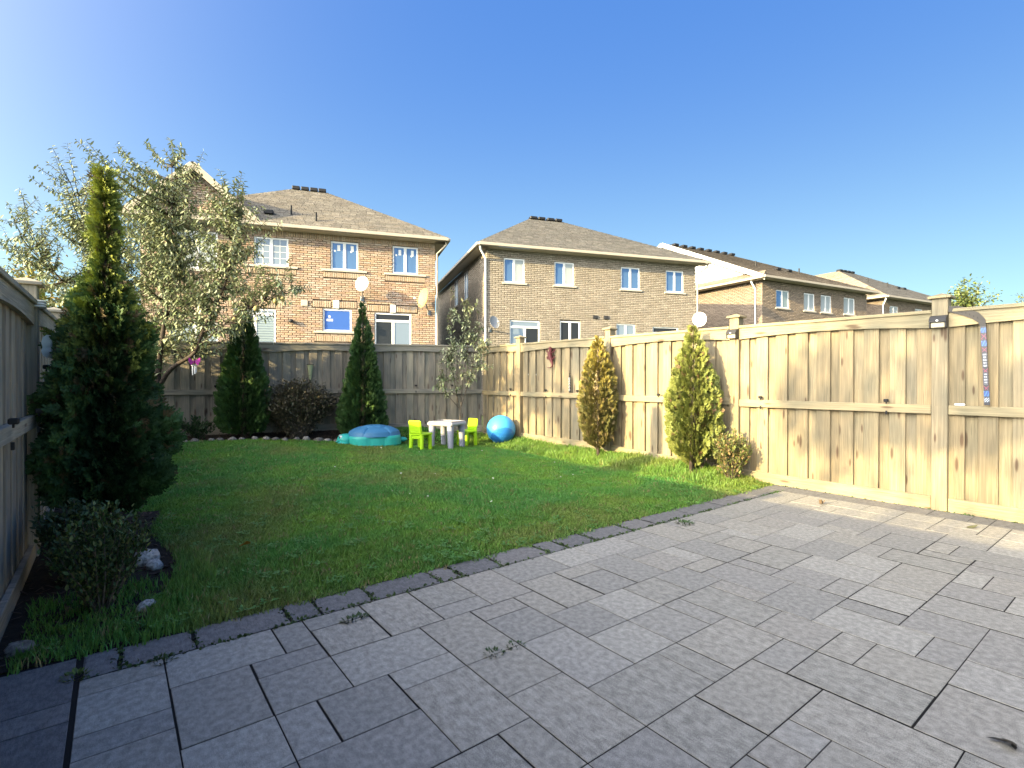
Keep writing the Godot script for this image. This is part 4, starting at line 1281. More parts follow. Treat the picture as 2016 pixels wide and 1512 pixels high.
func cedars():
	var green := [Color(0.030, 0.075, 0.022), Color(0.055, 0.115, 0.025)]
	cedar("cedar", "tall dark green cedar with a thin twisted leader close to the grey fence", Vector3(-0.05, 0.0, -4.95),
		[[0.34, 0.16], [0.46, 0.30], [0.66, 0.37], [0.95, 0.35], [1.3, 0.29], [1.6, 0.235], [1.85, 0.18], [2.0, 0.12], [2.1, 0.045], [2.2, 0.035], [2.32, 0.06], [2.45, 0.07], [2.55, 0.03], [2.66, 0.05], [2.78, 0.025], [2.86, 0.01]],
		7000, 0.115, [Color(0.022, 0.058, 0.022), Color(0.045, 0.10, 0.026), Color(0.25, 0.28, 0.045), Color(0.10, 0.075, 0.035)], 101, 0.05, 0.34, [], 0.22)  # third colour paints sunlight onto the upper fronds and leader
	cedar("cedar", "narrow pointed green cedar between the white stones and brown shrub", on_ground(1.80, -10.08),
		[[0.10, 0.30], [0.25, 0.40], [0.6, 0.42], [1.0, 0.36], [1.4, 0.25], [1.75, 0.20], [2.0, 0.14], [2.15, 0.07], [2.28, 0.01]],
		3600, 0.10, [green[0], Color(0.07, 0.14, 0.03)], 102, 0.05)
	cedar("cedar", "tall pointed green cedar standing behind the turtle sandbox", on_ground(3.78, -9.62),
		[[0.10, 0.34], [0.25, 0.44], [0.6, 0.43], [1.0, 0.33], [1.4, 0.26], [1.8, 0.19], [2.15, 0.13], [2.35, 0.06], [2.5, 0.05], [2.62, 0.01]],
		3800, 0.10, [green[0], Color(0.065, 0.13, 0.03)], 103, 0.05)
	cedar("cedar", "thin golden brown cedar in front of the sunlit fence", on_ground(6.16, -5.76),
		[[0.16, 0.06], [0.28, 0.22], [0.6, 0.30], [0.9, 0.30], [1.2, 0.27], [1.5, 0.19], [1.7, 0.12], [1.85, 0.06], [1.93, 0.01]],
		2500, 0.085, [Color(0.10, 0.105, 0.03), Color(0.16, 0.13, 0.04), Color(0.30, 0.24, 0.045), Color(0.20, 0.15, 0.07)], 104, 0.03, 0.10)
	cedar("cedar", "yellow green cedar in full sun with bare lower stems beside a small bush", on_ground(6.10, -4.00),
		[[0.14, 0.05], [0.30, 0.24], [0.5, 0.30], [0.8, 0.33], [1.1, 0.31], [1.4, 0.23], [1.65, 0.14], [1.85, 0.07], [1.97, 0.01]],
		2700, 0.095, [Color(0.12, 0.15, 0.035), Color(0.20, 0.22, 0.05), Color(0.20, 0.22, 0.05), Color(0.16, 0.10, 0.05)], 105, 0.028, 0.2, [Vector2(0.10, 0.09), Vector2(-0.08, 0.02)])

func leaf_mesh(wide: float, curl: float, sd := 0) -> ArrayMesh:
	# one leaf, unit length along y, folded along its midrib and drooping
	var b := MB.new()
	var s: Array = []
	for k in 4:
		var t := k / 3.0
		var w: float = [0.02, 0.5, 0.42, 0.0][k] * wide
		s.append([Vector3(-w, t, 0.10 * w - curl * t * t), Vector3(0, t, -0.16 * w - curl * t * t), Vector3(w, t, 0.10 * w - curl * t * t)])
	for k in 3:
		b.quad(s[k][0], s[k][1], s[k + 1][1], s[k + 1][0], Vector3.BACK)
		b.quad(s[k][1], s[k][2], s[k + 1][2], s[k + 1][1], Vector3.BACK)
	return b.commit()

# shrub of branching stems with leaves; returns the thing
func shrub(called: String, label: String, cat: String, at: Vector3, size: Vector3, stems: int, leaves: int, leaf: float, cols: Array, wide: float, sd: int, bare := 0.25, group := "") -> Node3D:
	rng.seed = sd
	var o := thing(called, label, cat, at, 0.0, group)
	var tips: Array = []
	var lump := noise(sd, 2.2, 2)
	for k in stems:
		var an := TAU * (k + rng.randf()) / stems
		var rad := sqrt(rng.randf())
		var tip := Vector3(cos(an) * size.x * rad, size.y * (0.62 + 0.38 * (1.0 - rad * rad) + rr(-0.12, 0.06)), sin(an) * size.z * rad)
		var path := [Vector3(tip.x * 0.06, -0.05, tip.z * 0.06), Vector3(tip.x * 0.45 + rr(-0.03, 0.03), tip.y * 0.45, tip.z * 0.45 + rr(-0.03, 0.03)), tip]
		tips.append(path)
	var sm := MB.new()
	for p in tips: sm.tube(p, [0.012 * size.y, 0.008 * size.y, 0.003], 4, false)
	part(o, "stem", sm.commit(), M.bark_pale)
	var mesh := leaf_mesh(wide, 0.18)
	var wh: Array = []
	var ti: Array = []
	for i in leaves:
		var p: Array = tips[rng.randi() % tips.size()]
		var t := bare + (1.0 - bare) * sqrt(rng.randf())
		var q: Vector3 = (p[0] as Vector3).lerp(p[1], t * 2.0) if t < 0.5 else (p[1] as Vector3).lerp(p[2], t * 2.0 - 1.0)
		q += Vector3(rr(-1, 1), rr(-1, 1), rr(-1, 1)) * 0.16 * size * rng.randf()
		var out := Vector3(q.x, 0.25 + rr(-0.2, 0.7), q.z).normalized() + Vector3(rr(-0.9, 0.9), rr(-0.4, 0.9), rr(-0.9, 0.9))
		var sz := leaf * rr(0.6, 1.3)
		wh.append(facing(q, out, Vector3(rr(-0.5, 0.5), 1, rr(-0.5, 0.5)), Vector3(sz, sz, sz)))
		var c: Color = cols[rng.randi() % cols.size()] * rr(0.75, 1.25)
		c.a = 1.0
		ti.append(c)
	scatter(o, "foliage", mesh, M.leaf, wh, ti)
	return o

func shrubs():
	shrub("shrub", "rounded brown leaved shrub between the two pointed cedars", "shrub", on_ground(2.68, -9.98), Vector3(0.74, 1.04, 0.42), 110, 13000, 0.055, [Color(0.095, 0.082, 0.05), Color(0.125, 0.105, 0.062), Color(0.075, 0.075, 0.042), Color(0.16, 0.13, 0.085)], 0.5, 201, 0.10)
	shrub("shrub", "low dark green shrub at the foot of the grey back fence", "shrub", on_ground(1.10, -10.15), Vector3(0.30, 0.36, 0.25), 22, 900, 0.06, [Color(0.03, 0.06, 0.025), Color(0.05, 0.09, 0.03)], 0.4, 202, 0.2)
	shrub("shrub", "small dark sprig in the bed beyond the big cedar", "shrub", on_ground(0.62, -9.95), Vector3(0.16, 0.32, 0.15), 9, 140, 0.06, [Color(0.03, 0.06, 0.025), Color(0.05, 0.08, 0.03)], 0.45, 203, 0.2)
	shrub("bush", "small leafy boxwood bush by the fence post at the patio corner", "shrub", on_ground(6.16, -3.50), Vector3(0.27, 0.60, 0.24), 60, 4200, 0.040, [Color(0.13, 0.16, 0.045), Color(0.19, 0.20, 0.06), Color(0.09, 0.11, 0.035), Color(0.22, 0.15, 0.07)], 0.5, 204, 0.12)
	shrub("bush", "small dark boxwood in front of the big cedar", "shrub", on_ground(-0.06, -3.66), Vector3(0.24, 0.56, 0.28), 44, 4200, 0.028, [Color(0.045, 0.085, 0.025), Color(0.07, 0.12, 0.03), Color(0.03, 0.06, 0.022), Color(0.12, 0.14, 0.045)], 0.5, 205, 0.14)
	shrub("bush", "low spreading dark plant under the cedar along the grey fence", "shrub", on_ground(-0.22, -4.25), Vector3(0.20, 0.50, 0.40), 40, 3000, 0.034, [Color(0.03, 0.055, 0.022), Color(0.05, 0.08, 0.028)], 0.5, 206, 0.2)

func limb(tk: MB, path: Array, r0: float, r1: float, sides := 6) -> Array:
	# smooth the path and lay a tapered limb along it
	var cv := Curve3D.new()
	for k in path.size():
		var t: Vector3 = ((path[mini(k + 1, path.size() - 1)] as Vector3) - path[maxi(k - 1, 0)]) * 0.18
		cv.add_point(path[k], -t, t)
	var n := path.size() * 3
	var pts: Array = []
	var rad: Array = []
	for k in n + 1:
		var f := float(k) / n
		pts.append(cv.sample_baked(cv.get_baked_length() * f))
		rad.append(lerpf(r0, r1, f))
	tk.tube(pts, rad, sides)
	return pts

# tree with given limbs; whips grow from the limbs to the tips and carry the leaves
func whip_tree(called: String, label: String, at: Vector3, limbs: Array, tips: Array, extra: int, leaf: float, gap: float, cols: Array, wide: float, sd: int, bark: Material, spread: float):
	rng.seed = sd
	var o := thing(called, label, "tree", at)
	var tk := MB.new()
	var nodes: Array = []
	var first := true
	for l in limbs:
		var pts: Array = limb(tk, l[0], l[1], l[2])
		if first:
			part(o, "trunk", tk.commit(), bark)
			tk = MB.new()
			first = false
			nodes.append(pts[pts.size() - 1])
		else:
			for k in range(2, pts.size()): nodes.append(pts[k])
	var all: Array = tips.duplicate()
	for k in extra:
		var a: Vector3 = tips[rng.randi() % tips.size()]
		var b: Vector3 = nodes[rng.randi() % nodes.size()]
		all.append(a.lerp(b, rr(0.08, 0.75)) + Vector3(rr(-1, 1), rr(-0.5, 0.8), rr(-1, 1)) * spread)
	var lw: Array = []
	var lt: Array = []
	for tip in all:
		var best: Vector3 = nodes[0]
		var bd := 1e9
		for n in nodes:
			var d: Vector3 = tip - n
			if d.length() < 0.12: continue
			var cost := d.length() + maxf(0.0, -d.y) * 2.5 + maxf(0.0, Vector2(d.x, d.z).length() - d.y) * 0.5
			if cost < bd:
				bd = cost
				best = n
		var mid := best.lerp(tip, 0.5) + Vector3(rr(-0.08, 0.08), -0.10 * (tip - best).length(), rr(-0.08, 0.08))
		var pts: Array = limb(tk, [best, mid, tip], 0.006 + 0.005 * (tip - best).length(), 0.002, 4)
		var len: float = (tip - best).length() * 1.05
		var n := int(len / gap)
		var spin := rng.randf() * TAU
		for k in range(int(n * 0.18), n + 1):
			var f := clampf(float(k) / maxf(n, 1.0), 0.0, 0.999) * (pts.size() - 1)
			var i := int(f)
			var p: Vector3 = (pts[i] as Vector3).lerp(pts[i + 1], f - i)
			var dir: Vector3 = ((pts[i + 1] as Vector3) - pts[i]).normalized()
			spin += 2.4 + rr(-0.4, 0.4)
			var s1: Vector3 = dir.cross(Vector3(0.3, 0.1, 0.9)).normalized()
			var out: Vector3 = s1 * cos(spin) + dir.cross(s1) * sin(spin)
			var ld: Vector3 = (out + dir * rr(0.0, 0.7) + Vector3(0, rr(-0.45, 0.15), 0)).normalized()
			var sz := leaf * rr(0.55, 1.2)
			lw.append(facing(p, ld, Vector3(rr(-0.3, 0.3), 1, rr(-0.3, 0.3)), Vector3(sz, sz, sz)))
			var c: Color = cols[rng.randi() % cols.size()] * rr(0.8, 1.2)
			c.a = 1.0
			lt.append(c)
	part(o, "branches", tk.commit(), bark)
	scatter(o, "foliage", leaf_mesh(wide, 0.22), M.leaf, lw, lt)
	return o

func rel(pts: Array, at: Vector3) -> Array:
	var r: Array = []
	for p in pts: r.append(p - at)
	return r

func trees():
	var b := Vector3(0.48, 0.22, -9.97)
	var V := func(a: Array) -> Array:
		var r: Array = []
		for k in range(0, a.size(), 3): r.append(Vector3(a[k], a[k + 1], a[k + 2]) - b)
		return r
	var tips: Array = (V as Callable).call([-1.62,3.59,-11.18, -1.46,3.89,-11.67, -1.16,4.28,-11.09, -1.07,4.59,-11.49, -0.79,5.10,-11.32, -0.53,4.75,-9.99, -0.31,4.75,-9.72, -0.07,4.98,-11.19, -0.18,3.98,-10.12, 0.23,4.53,-9.75, 0.53,4.97,-11.05, 0.37,4.18,-10.12, 0.78,5.37,-10.54, 0.87,4.83,-9.75, 1.06,4.78,-9.93, 1.25,4.42,-8.80, 1.59,4.61,-9.51, 1.76,4.56,-9.85, 1.72,3.95,-8.82, 1.64,3.87,-9.55, 1.75,3.40,-8.81, 1.41,4.17,-9.56, 1.15,4.16,-9.18, 0.09,3.71,-9.45, -0.52,4.49,-11.59, -0.86,4.10,-11.07, -1.34,3.64,-11.93, -1.69,3.28,-12.53, -0.84,3.39,-11.54, -0.24,3.29,-11.50, 0.03,3.26,-10.22, 0.52,3.85,-10.67, 0.80,3.84,-9.74, 1.16,3.74,-10.45, 1.49,3.45,-10.08, 1.76,3.00,-8.33, 2.04,2.83,-8.75, 1.63,2.80,-9.09, 2.27,2.69,-8.07, 2.04,2.50,-8.30, 1.29,2.77,-9.17, 1.02,2.84,-9.85, 0.69,3.00,-10.10, 0.39,2.94,-10.98, 0.17,2.36,-10.70, -1.15,2.94,-12.21, 1.72,2.22,-9.01, 1.17,2.53,-9.91, 0.76,2.11,-9.20, 0.52,2.05,-10.79, 0.32,1.80,-11.15, 0.73,1.80,-10.72, 1.02,1.93,-9.82, 1.38,2.03,-9.84])
	var lb := [
		[(V as Callable).call([0.481, 0.12, -9.967, 0.513, 0.708, -9.943, 0.544, 1.20, -9.918]), 0.065, 0.05],
		[(V as Callable).call([0.544, 1.15, -9.918, 0.57, 1.591, -9.899, 0.621, 2.073, -9.859, 0.712, 2.815, -9.915, 0.745, 3.871, -9.891, 0.745, 4.684, -9.891]), 0.042, 0.006],
		[(V as Callable).call([0.557, 1.15, -9.908, 0.699, 1.446, -9.736, 0.884, 1.603, -9.532, 1.016, 1.74, -9.304, 1.078, 2.014, -9.256, 1.184, 2.289, -9.175, 1.419, 2.936, -9.121, 1.551, 3.871, -9.272]), 0.036, 0.006],
		[(V as Callable).call([0.513, 1.18, -9.943, 0.325, 1.839, -10.212, 0.003, 2.685, -10.712, -0.301, 3.656, -11.197, -0.578, 4.631, -11.536]), 0.036, 0.006],
		[(V as Callable).call([1.078, 2.014, -9.256, 1.323, 2.121, -8.943, 1.609, 2.171, -8.597]), 0.012, 0.004],
		[(V as Callable).call([1.03, 1.80, -9.237, 1.445, 2.237, -8.849, 1.791, 2.477, -8.458, 2.124, 2.645, -8.202]), 0.016, 0.004],
		[(V as Callable).call([0.325, 1.839, -10.212, -0.294, 2.519, -10.94, -0.899, 3.207, -11.53, -1.3, 3.881, -11.838]), 0.024, 0.005]]
	var pear := [Color(0.22, 0.26, 0.14), Color(0.28, 0.31, 0.18), Color(0.17, 0.215, 0.105), Color(0.33, 0.345, 0.21), Color(0.25, 0.28, 0.185)]
	var pt: Node3D = whip_tree("pear_tree", "spreading pear tree with upright shoots of pale narrow leaves by the orange house", b, lb, tips, 1150, 0.082, 0.0155, pear, 0.34, 301, M.bark, 0.28)
	var fr := MB.new()
	fr.ball(Vector3.ZERO, Vector3(0.036, 0.042, 0.036), 8, 10)
	fr.tube([Vector3(0, 0.036, 0), Vector3(0.006, 0.075, 0)], [0.004, 0.003], 4)
	var fm := fr.commit()
	var fmat := mat(Color(0.26, 0.22, 0.09), 0.6)
	for p in [Vector3(2.02, 2.50, -8.29), Vector3(1.70, 2.36, -8.55), Vector3(1.46, 2.20, -8.84), Vector3(1.93, 2.47, -8.36)]:
		part(pt, "pear", fm, fmat).position = p - b
	# young tree in the back corner
	var y := Vector3(5.62, 0.12, -9.05)
	var Y := func(a: Array) -> Array:
		var r: Array = []
		for k in range(0, a.size(), 3): r.append(Vector3(a[k], a[k + 1], a[k + 2]) - y)
		return r
	var yl := [
		[(Y as Callable).call([5.621, 0.02, -9.048, 5.613, 0.42, -9.054, 5.618, 0.72, -9.05]), 0.020, 0.016],
		[(Y as Callable).call([5.618, 0.70, -9.05, 5.662, 1.374, -9.016, 5.728, 1.893, -8.966, 5.769, 2.70, -8.934]), 0.012, 0.004],
		[(Y as Callable).call([5.605, 0.668, -9.061, 5.481, 1.581, -9.155, 5.464, 2.412, -9.168, 5.448, 3.10, -9.181]), 0.012, 0.004],
		[(Y as Callable).call([5.613, 0.70, -9.054, 5.81, 1.581, -8.903, 5.893, 2.412, -8.839, 5.876, 2.80, -8.852]), 0.012, 0.004],
		[(Y as Callable).call([5.605, 0.70, -9.061, 5.297, 1.015, -9.045, 5.15, 1.32, -9.031]), 0.008, 0.003]]
	var yt: Array = (Y as Callable).call([5.45,3.15,-9.18, 5.50,2.75,-9.10, 5.77,2.85,-8.93, 5.90,2.86,-8.85, 5.60,2.45,-9.0, 5.35,2.35,-9.12, 5.98,2.35,-8.75, 6.10,2.1,-8.6, 5.75,2.25,-8.8, 5.40,1.95,-9.15, 5.70,1.9,-9.05, 5.95,1.75,-8.7, 6.08,1.6,-8.55, 5.25,1.7,-9.2, 5.12,1.35,-9.03, 5.2,1.1,-9.02, 5.55,1.5,-9.0, 5.08,1.2,-9.1])
	whip_tree("young_tree", "slender young tree with pale leaves in the back fence corner", y, yl, yt, 120, 0.09, 0.0165, pear, 0.40, 302, M.bark_pale, 0.12)
	# neighbours' trees
	round_tree("maple_tree", "yellow green maple catching the sun beyond the grey fence by the big cedar", Vector3(-1.7, 0, -17.9), 1.6, Vector3(1.9, 1.25, 1.5), 3.5, 5200, 0.13, [Color(0.20, 0.20, 0.04), Color(0.26, 0.23, 0.05), Color(0.14, 0.17, 0.035), Color(0.32, 0.21, 0.05)], 401)
	round_tree("spruce_tree", "dark blue green tree far beyond the grey fence at the picture edge", Vector3(-3.1, 0, -22.8), 1.5, Vector3(1.6, 1.7, 1.5), 3.7, 3600, 0.15, [Color(0.06, 0.09, 0.06), Color(0.09, 0.12, 0.08)], 402)
	round_tree("round_tree", "small round topped tree rising above the sunlit fence past the farthest house", Vector3(32.6, 0, -6.5), 4.0, Vector3(1.15, 1.15, 1.1), 5.5, 1500, 0.15, [Color(0.13, 0.17, 0.05), Color(0.18, 0.21, 0.07), Color(0.09, 0.12, 0.04)], 403)
	round_tree("sapling", "thin sapling top showing above the fence near the hockey stick", Vector3(31.5, 0, -4.2), 4.0, Vector3(0.7, 0.55, 0.6), 5.0, 130, 0.13, [Color(0.16, 0.19, 0.08), Color(0.12, 0.14, 0.06)], 404)
	round_tree("honey_locust", "leafy tree beyond the grey fence whose shade falls on the sunlit fence", Vector3(-12.5, 0, -1.5), 2.8, Vector3(1.9, 1.9, 2.1), 7.65, 9000, 0.26, [Color(0.09, 0.13, 0.03), Color(0.12, 0.16, 0.04)], 405, 0.27)
	round_tree("honey_locust", "leafy tree beyond the grey fence whose shade falls behind the golden cedar", Vector3(-13.5, 0, -7.2), 2.6, Vector3(1.4, 1.7, 1.0), 7.3, 3000, 0.26, [Color(0.09, 0.13, 0.03), Color(0.12, 0.16, 0.04)], 406, 0.16)

func round_tree(called: String, label: String, at: Vector3, fork: float, size: Vector3, cy: float, leaves: int, leaf: float, cols: Array, sd: int, clump := 0.0):
	rng.seed = sd
	var o := thing(called, label, "tree", at)
	var tk := MB.new()
	limb(tk, [Vector3(0, -0.2, 0), Vector3(0.05, fork * 0.5, 0), Vector3(0, fork, 0.03)], 0.05 * size.y + 0.03, 0.04 * size.y, 8)
	var tips: Array = []
	for k in (13 if clump > 0.0 else 22):
		var d := Vector3(rr(-1, 1), rr(-0.8, 1), rr(-1, 1))
		d = d.normalized() * pow(rng.randf(), 0.4)
		var tip := Vector3(0, cy, 0) + d * size
		if tip.y < fork * 0.8: tip.y = fork * 0.8 + rr(0, 0.4)
		var mid := Vector3(0, fork, 0).lerp(tip, 0.5) + Vector3(0, 0.1 * size.y, 0)
		tips.append(limb(tk, [Vector3(0, fork * rr(0.8, 1.0), 0), mid, tip], 0.025 * size.y, 0.006, 5))
	part(o, "trunk", tk.commit(), M.bark)
	var wh: Array = []
	var ti: Array = []
	for i in leaves:
		var p: Array = tips[rng.randi() % tips.size()]
		var f := (0.42 + 0.58 * pow(rng.randf(), 0.7)) * (p.size() - 1.001)
		var q: Vector3 = (p[int(f)] as Vector3).lerp(p[int(f) + 1], f - int(f))
		var g := Vector3(rng.randfn(), rng.randfn(), rng.randfn()) * 0.13
		if clump > 0.0:
			q = p[p.size() - 1]
			q += g / 0.13 * clump
		else:
			q += g * size
		var dir := Vector3(rr(-1, 1), rr(-0.8, 0.5), rr(-1, 1))
		var sz := leaf * rr(0.6, 1.25)
		wh.append(facing(q, dir, Vector3(rr(-0.4, 0.4), 1, rr(-0.4, 0.4)), Vector3(sz, sz, sz)))
		var c: Color = cols[rng.randi() % cols.size()] * rr(0.75, 1.25)
		c.a = 1.0
		ti.append(c)
	scatter(o, "crown", leaf_mesh(0.6, 0.2), M.leaf, wh, ti)
	return o

# ---------------------------------------------------------------- toys on the lawn
func toys():
	rng.seed = 77
	# turtle sandbox; local +x is the head end
	var t := thing("turtle_sandbox", "teal turtle shaped sandbox with a domed blue shell lid on the grass", "sandbox", on_ground(3.76, -9.02, -0.01), deg_to_rad(166))
	var teal := mat(Color(0.035, 0.40, 0.36), 0.42)
	var blue := mat(Color(0.045, 0.17, 0.33), 0.5)
	var b := MB.new()
	var seg := 72
	var hs := [0.0, 0.03, 0.15, 0.185, 0.19]
	var ks := [0.96, 1.0, 0.99, 0.96, 0.80]
	var rim := func(an: float) -> Vector3:
		var r := 1.0
		for q in [0.75, 2.35, -0.75, -2.35]:
			var d: float = absf(wrapf(an - q, -PI, PI))
			r += 0.14 * pow(maxf(0.0, cos(minf(d * 3.2, PI / 2))), 0.6)
		return Vector3(cos(an) * 0.46 * r, 0, sin(an) * 0.40 * r)
	for k in hs.size() - 1:
		for s in seg:
			var a0 := TAU * s / seg
			var a1 := TAU * (s + 1) / seg
			var p0: Vector3 = (rim as Callable).call(a0)
			var p1: Vector3 = (rim as Callable).call(a1)
			b.quad(p0 * ks[k] + Vector3(0, hs[k], 0), p1 * ks[k] + Vector3(0, hs[k], 0), p1 * ks[k + 1] + Vector3(0, hs[k + 1], 0), p0 * ks[k + 1] + Vector3(0, hs[k + 1], 0), p0 + Vector3(0, 0.1 if k < 3 else 2.0, 0))
	part(t, "body", b.commit(), teal)
	var hd := MB.new()
	hd.ball(Vector3(0.50, 0.11, 0), Vector3(0.15, 0.115, 0.17), 12, 18)
	hd.ball(Vector3(0.53, 0.065, 0), Vector3(0.15, 0.065, 0.18), 10, 18)
	hd.box(Vector3(0.34, 0.0, -0.15), Vector3(0.48, 0.17, 0.15), 0.05)
	var head := part(t, "head", hd.commit(), teal)
	for z in [-1, 1]:
		var ey := MB.new()
		ey.ball(Vector3(0.585, 0.165, z * 0.085), Vector3(0.03, 0.036, 0.03), 8, 10)
		var eye := part(head, "eye", ey.commit(), M.white)
		eye.rotation.x = 0.0
		var pu := MB.new()
		pu.ball(Vector3(0.607, 0.168, z * 0.088), Vector3(0.014, 0.018, 0.016), 6, 8)
		part(head, "pupil", pu.commit(), M.black)
	var mo := MB.new()
	var mp: Array = []
	for k in 11:
		var an := -0.95 + 1.9 * k / 10.0
		mp.append(Vector3(0.53 + 0.152 * cos(an), 0.075 + 0.035 * pow(absf(an) / 0.95, 2.0), 0.178 * sin(an)))
	mo.tube(mp, [0.006], 5)
	part(head, "mouth", mo.commit(), mat(Color(0.01, 0.13, 0.12), 0.6))
	var tl := MB.new()
	tl.ball(Vector3(-0.49, 0.075, 0.0), Vector3(0.11, 0.05, 0.075), 8, 12)
	part(t, "tail", tl.commit(), teal)
	var bd := MB.new()
	bd.ball(Vector3(-0.16, 0.115, 0.375), Vector3(0.045, 0.022, 0.012), 6, 12)
	part(t, "badge", bd.commit(), M.white)
	var lid := MB.new()
	var rows := 14
	var dome := func(i: int, s: int) -> Vector3:
		var f := float(i) / rows
		var an := TAU * s / 96.0
		var r := f
		var y := 0.165 * pow(1.0 - f * f, 0.62) if f < 0.93 else 0.0
		# carved shell plates: a hexagonal ring and six spokes
		var hexr: float = 0.50 / cos(fposmod(an, PI / 3.0) - PI / 6.0) * 0.9
		var groove: float = maxf(exp(-pow((f - hexr) / 0.045, 2.0)), (exp(-pow((fposmod(an + PI / 6.0, PI / 3.0) - PI / 6.0) * f / 0.045, 2.0)) if f > hexr else 0.0))
		if f < 0.93: y -= 0.022 * groove
		else: y = 0.012 if i < rows else -0.03
		return Vector3(cos(an) * 0.475 * r, 0.205 + y, sin(an) * 0.415 * r)
	for i in rows:
		for s in 96:
			var p0: Vector3 = (dome as Callable).call(i, s)
			var p1: Vector3 = (dome as Callable).call(i, s + 1)
			var p2: Vector3 = (dome as Callable).call(i + 1, s + 1)
			var p3: Vector3 = (dome as Callable).call(i + 1, s)
			lid.quad(p0, p1, p2, p3, Vector3(p3.x, 0.4, p3.z))
	part(t, "shell_lid", lid.commit(), blue)
	# table
	var tb := thing("play_table", "small square grey plastic play table with chunky legs on the lawn", "play table", on_ground(4.96, -8.47), deg_to_rad(-62.5))
	var pale := mat(Color(0.40, 0.39, 0.41), 0.5)
	var lilac := mat(Color(0.30, 0.31, 0.39), 0.5)
	var tt := MB.new()
	tt.box(Vector3(-0.27, 0.405, -0.27), Vector3(0.27, 0.475, 0.27), 0.022)
	tt.box(Vector3(-0.25, 0.476, -0.25), Vector3(0.25, 0.488, -0.21), 0.006)
	tt.box(Vector3(-0.25, 0.476, 0.21), Vector3(0.25, 0.488, 0.25), 0.006)
	tt.box(Vector3(-0.25, 0.4765, -0.2095), Vector3(-0.21, 0.4875, 0.2095), 0.006)
	tt.box(Vector3(0.21, 0.4765, -0.2095), Vector3(0.25, 0.4875, 0.2095), 0.006)
	part(tb, "tabletop", tt.commit(), pale)
	for sx in [-1, 1]:
		for sz in [-1, 1]:
			var lg := MB.new()
			lg.tube([Vector3(sx * 0.205, -0.04, sz * 0.205), Vector3(sx * 0.203, 0.2, sz * 0.203), Vector3(sx * 0.195, 0.41, sz * 0.195)], [0.052, 0.058, 0.066], 12)
			part(tb, "leg", lg.commit(), lilac)
	# chairs
	var lime := mat(Color(0.36, 0.62, 0.015), 0.45)
	var ch := thing("play_chair", "lime green child's chair seen from behind in front of the grey table", "chair", on_ground(4.27, -8.20), atan2(0.32, 0.71), "lime green play chairs")
	var se := MB.new()
	se.box(Vector3(-0.15, 0.255, -0.15), Vector3(0.16, 0.295, 0.15), 0.015)
	part(ch, "seat", se.commit(), lime)
	for sx in [-1, 1]:
		for sz in [-1, 1]:
			var lg := MB.new()
			lg.tube([Vector3(sx * 0.125, -0.04, sz * 0.122), Vector3(sx * 0.11, 0.265, sz * 0.108)], [0.032, 0.042], 10)
			part(ch, "leg", lg.commit(), lime)
		var gu := MB.new()
		gu.bar(Vector3(sx * 0.12, 0.225, -0.1), Vector3(sx * 0.12, 0.225, 0.1), 0.03, 0.06, 0.01)
		part(ch, "rail", gu.commit(), lime)
	var bk := MB.new()
	bk.xf = Transform3D(Basis(Vector3.BACK, 0.14), Vector3(-0.135, 0.29, 0))
	bk.box(Vector3(-0.022, 0.0, -0.13), Vector3(0.018, 0.05, 0.13), 0.01)
	bk.box(Vector3(-0.021, 0.03, -0.135), Vector3(0.021, 0.235, 0.135), 0.02)
	part(ch, "backrest", bk.commit(), lime)
	copy(ch, "lime green child's chair half hidden behind the grey table's far side", on_ground(5.50, -8.62), atan2(-0.15, -0.9), "lime green play chairs")
	# ball
	var R := 0.285
	var bl := thing("exercise_ball", "big blue exercise ball resting against the sunlit fence corner", "ball", on_ground(6.08, -8.28), 0.5)
	var sp := MB.new()
	sp.ball(Vector3(0, R, 0), Vector3(R, R * 0.985, R), 28, 40)
	part(bl, "ball_skin", sp.commit(), mat(Color(0.06, 0.33, 0.70), 0.38))
	var cp := MB.new()
	cp.ball(Vector3.ZERO, Vector3(R, R, R) * 1.004, 14, 40, 0.0, 0.95)
	var cap := part(bl, "dark_panel", cp.commit(), mat(Color(0.025, 0.17, 0.52), 0.38))
	cap.transform = Transform3D(Basis.from_euler(Vector3(2.55, 0.0, 0.62)), Vector3(0, R, 0))
	for k in 5:
		var rg := MB.new()
		var rp: Array = []
		var h := -0.6 + 0.26 * k
		for s in 41: rp.append(Vector3(cos(TAU * s / 40.0) * R * sqrt(1.0 - h * h), h * R, sin(TAU * s / 40.0) * R * sqrt(1.0 - h * h)))
		rg.tube(rp, [0.0022], 4, false)
		var rib := part(bl, "rib", rg.commit(), mat(Color(0.07, 0.36, 0.72), 0.38))
		rib.transform = Transform3D(Basis.from_euler(Vector3(0.3, 0, 0.2)), Vector3(0, R, 0))

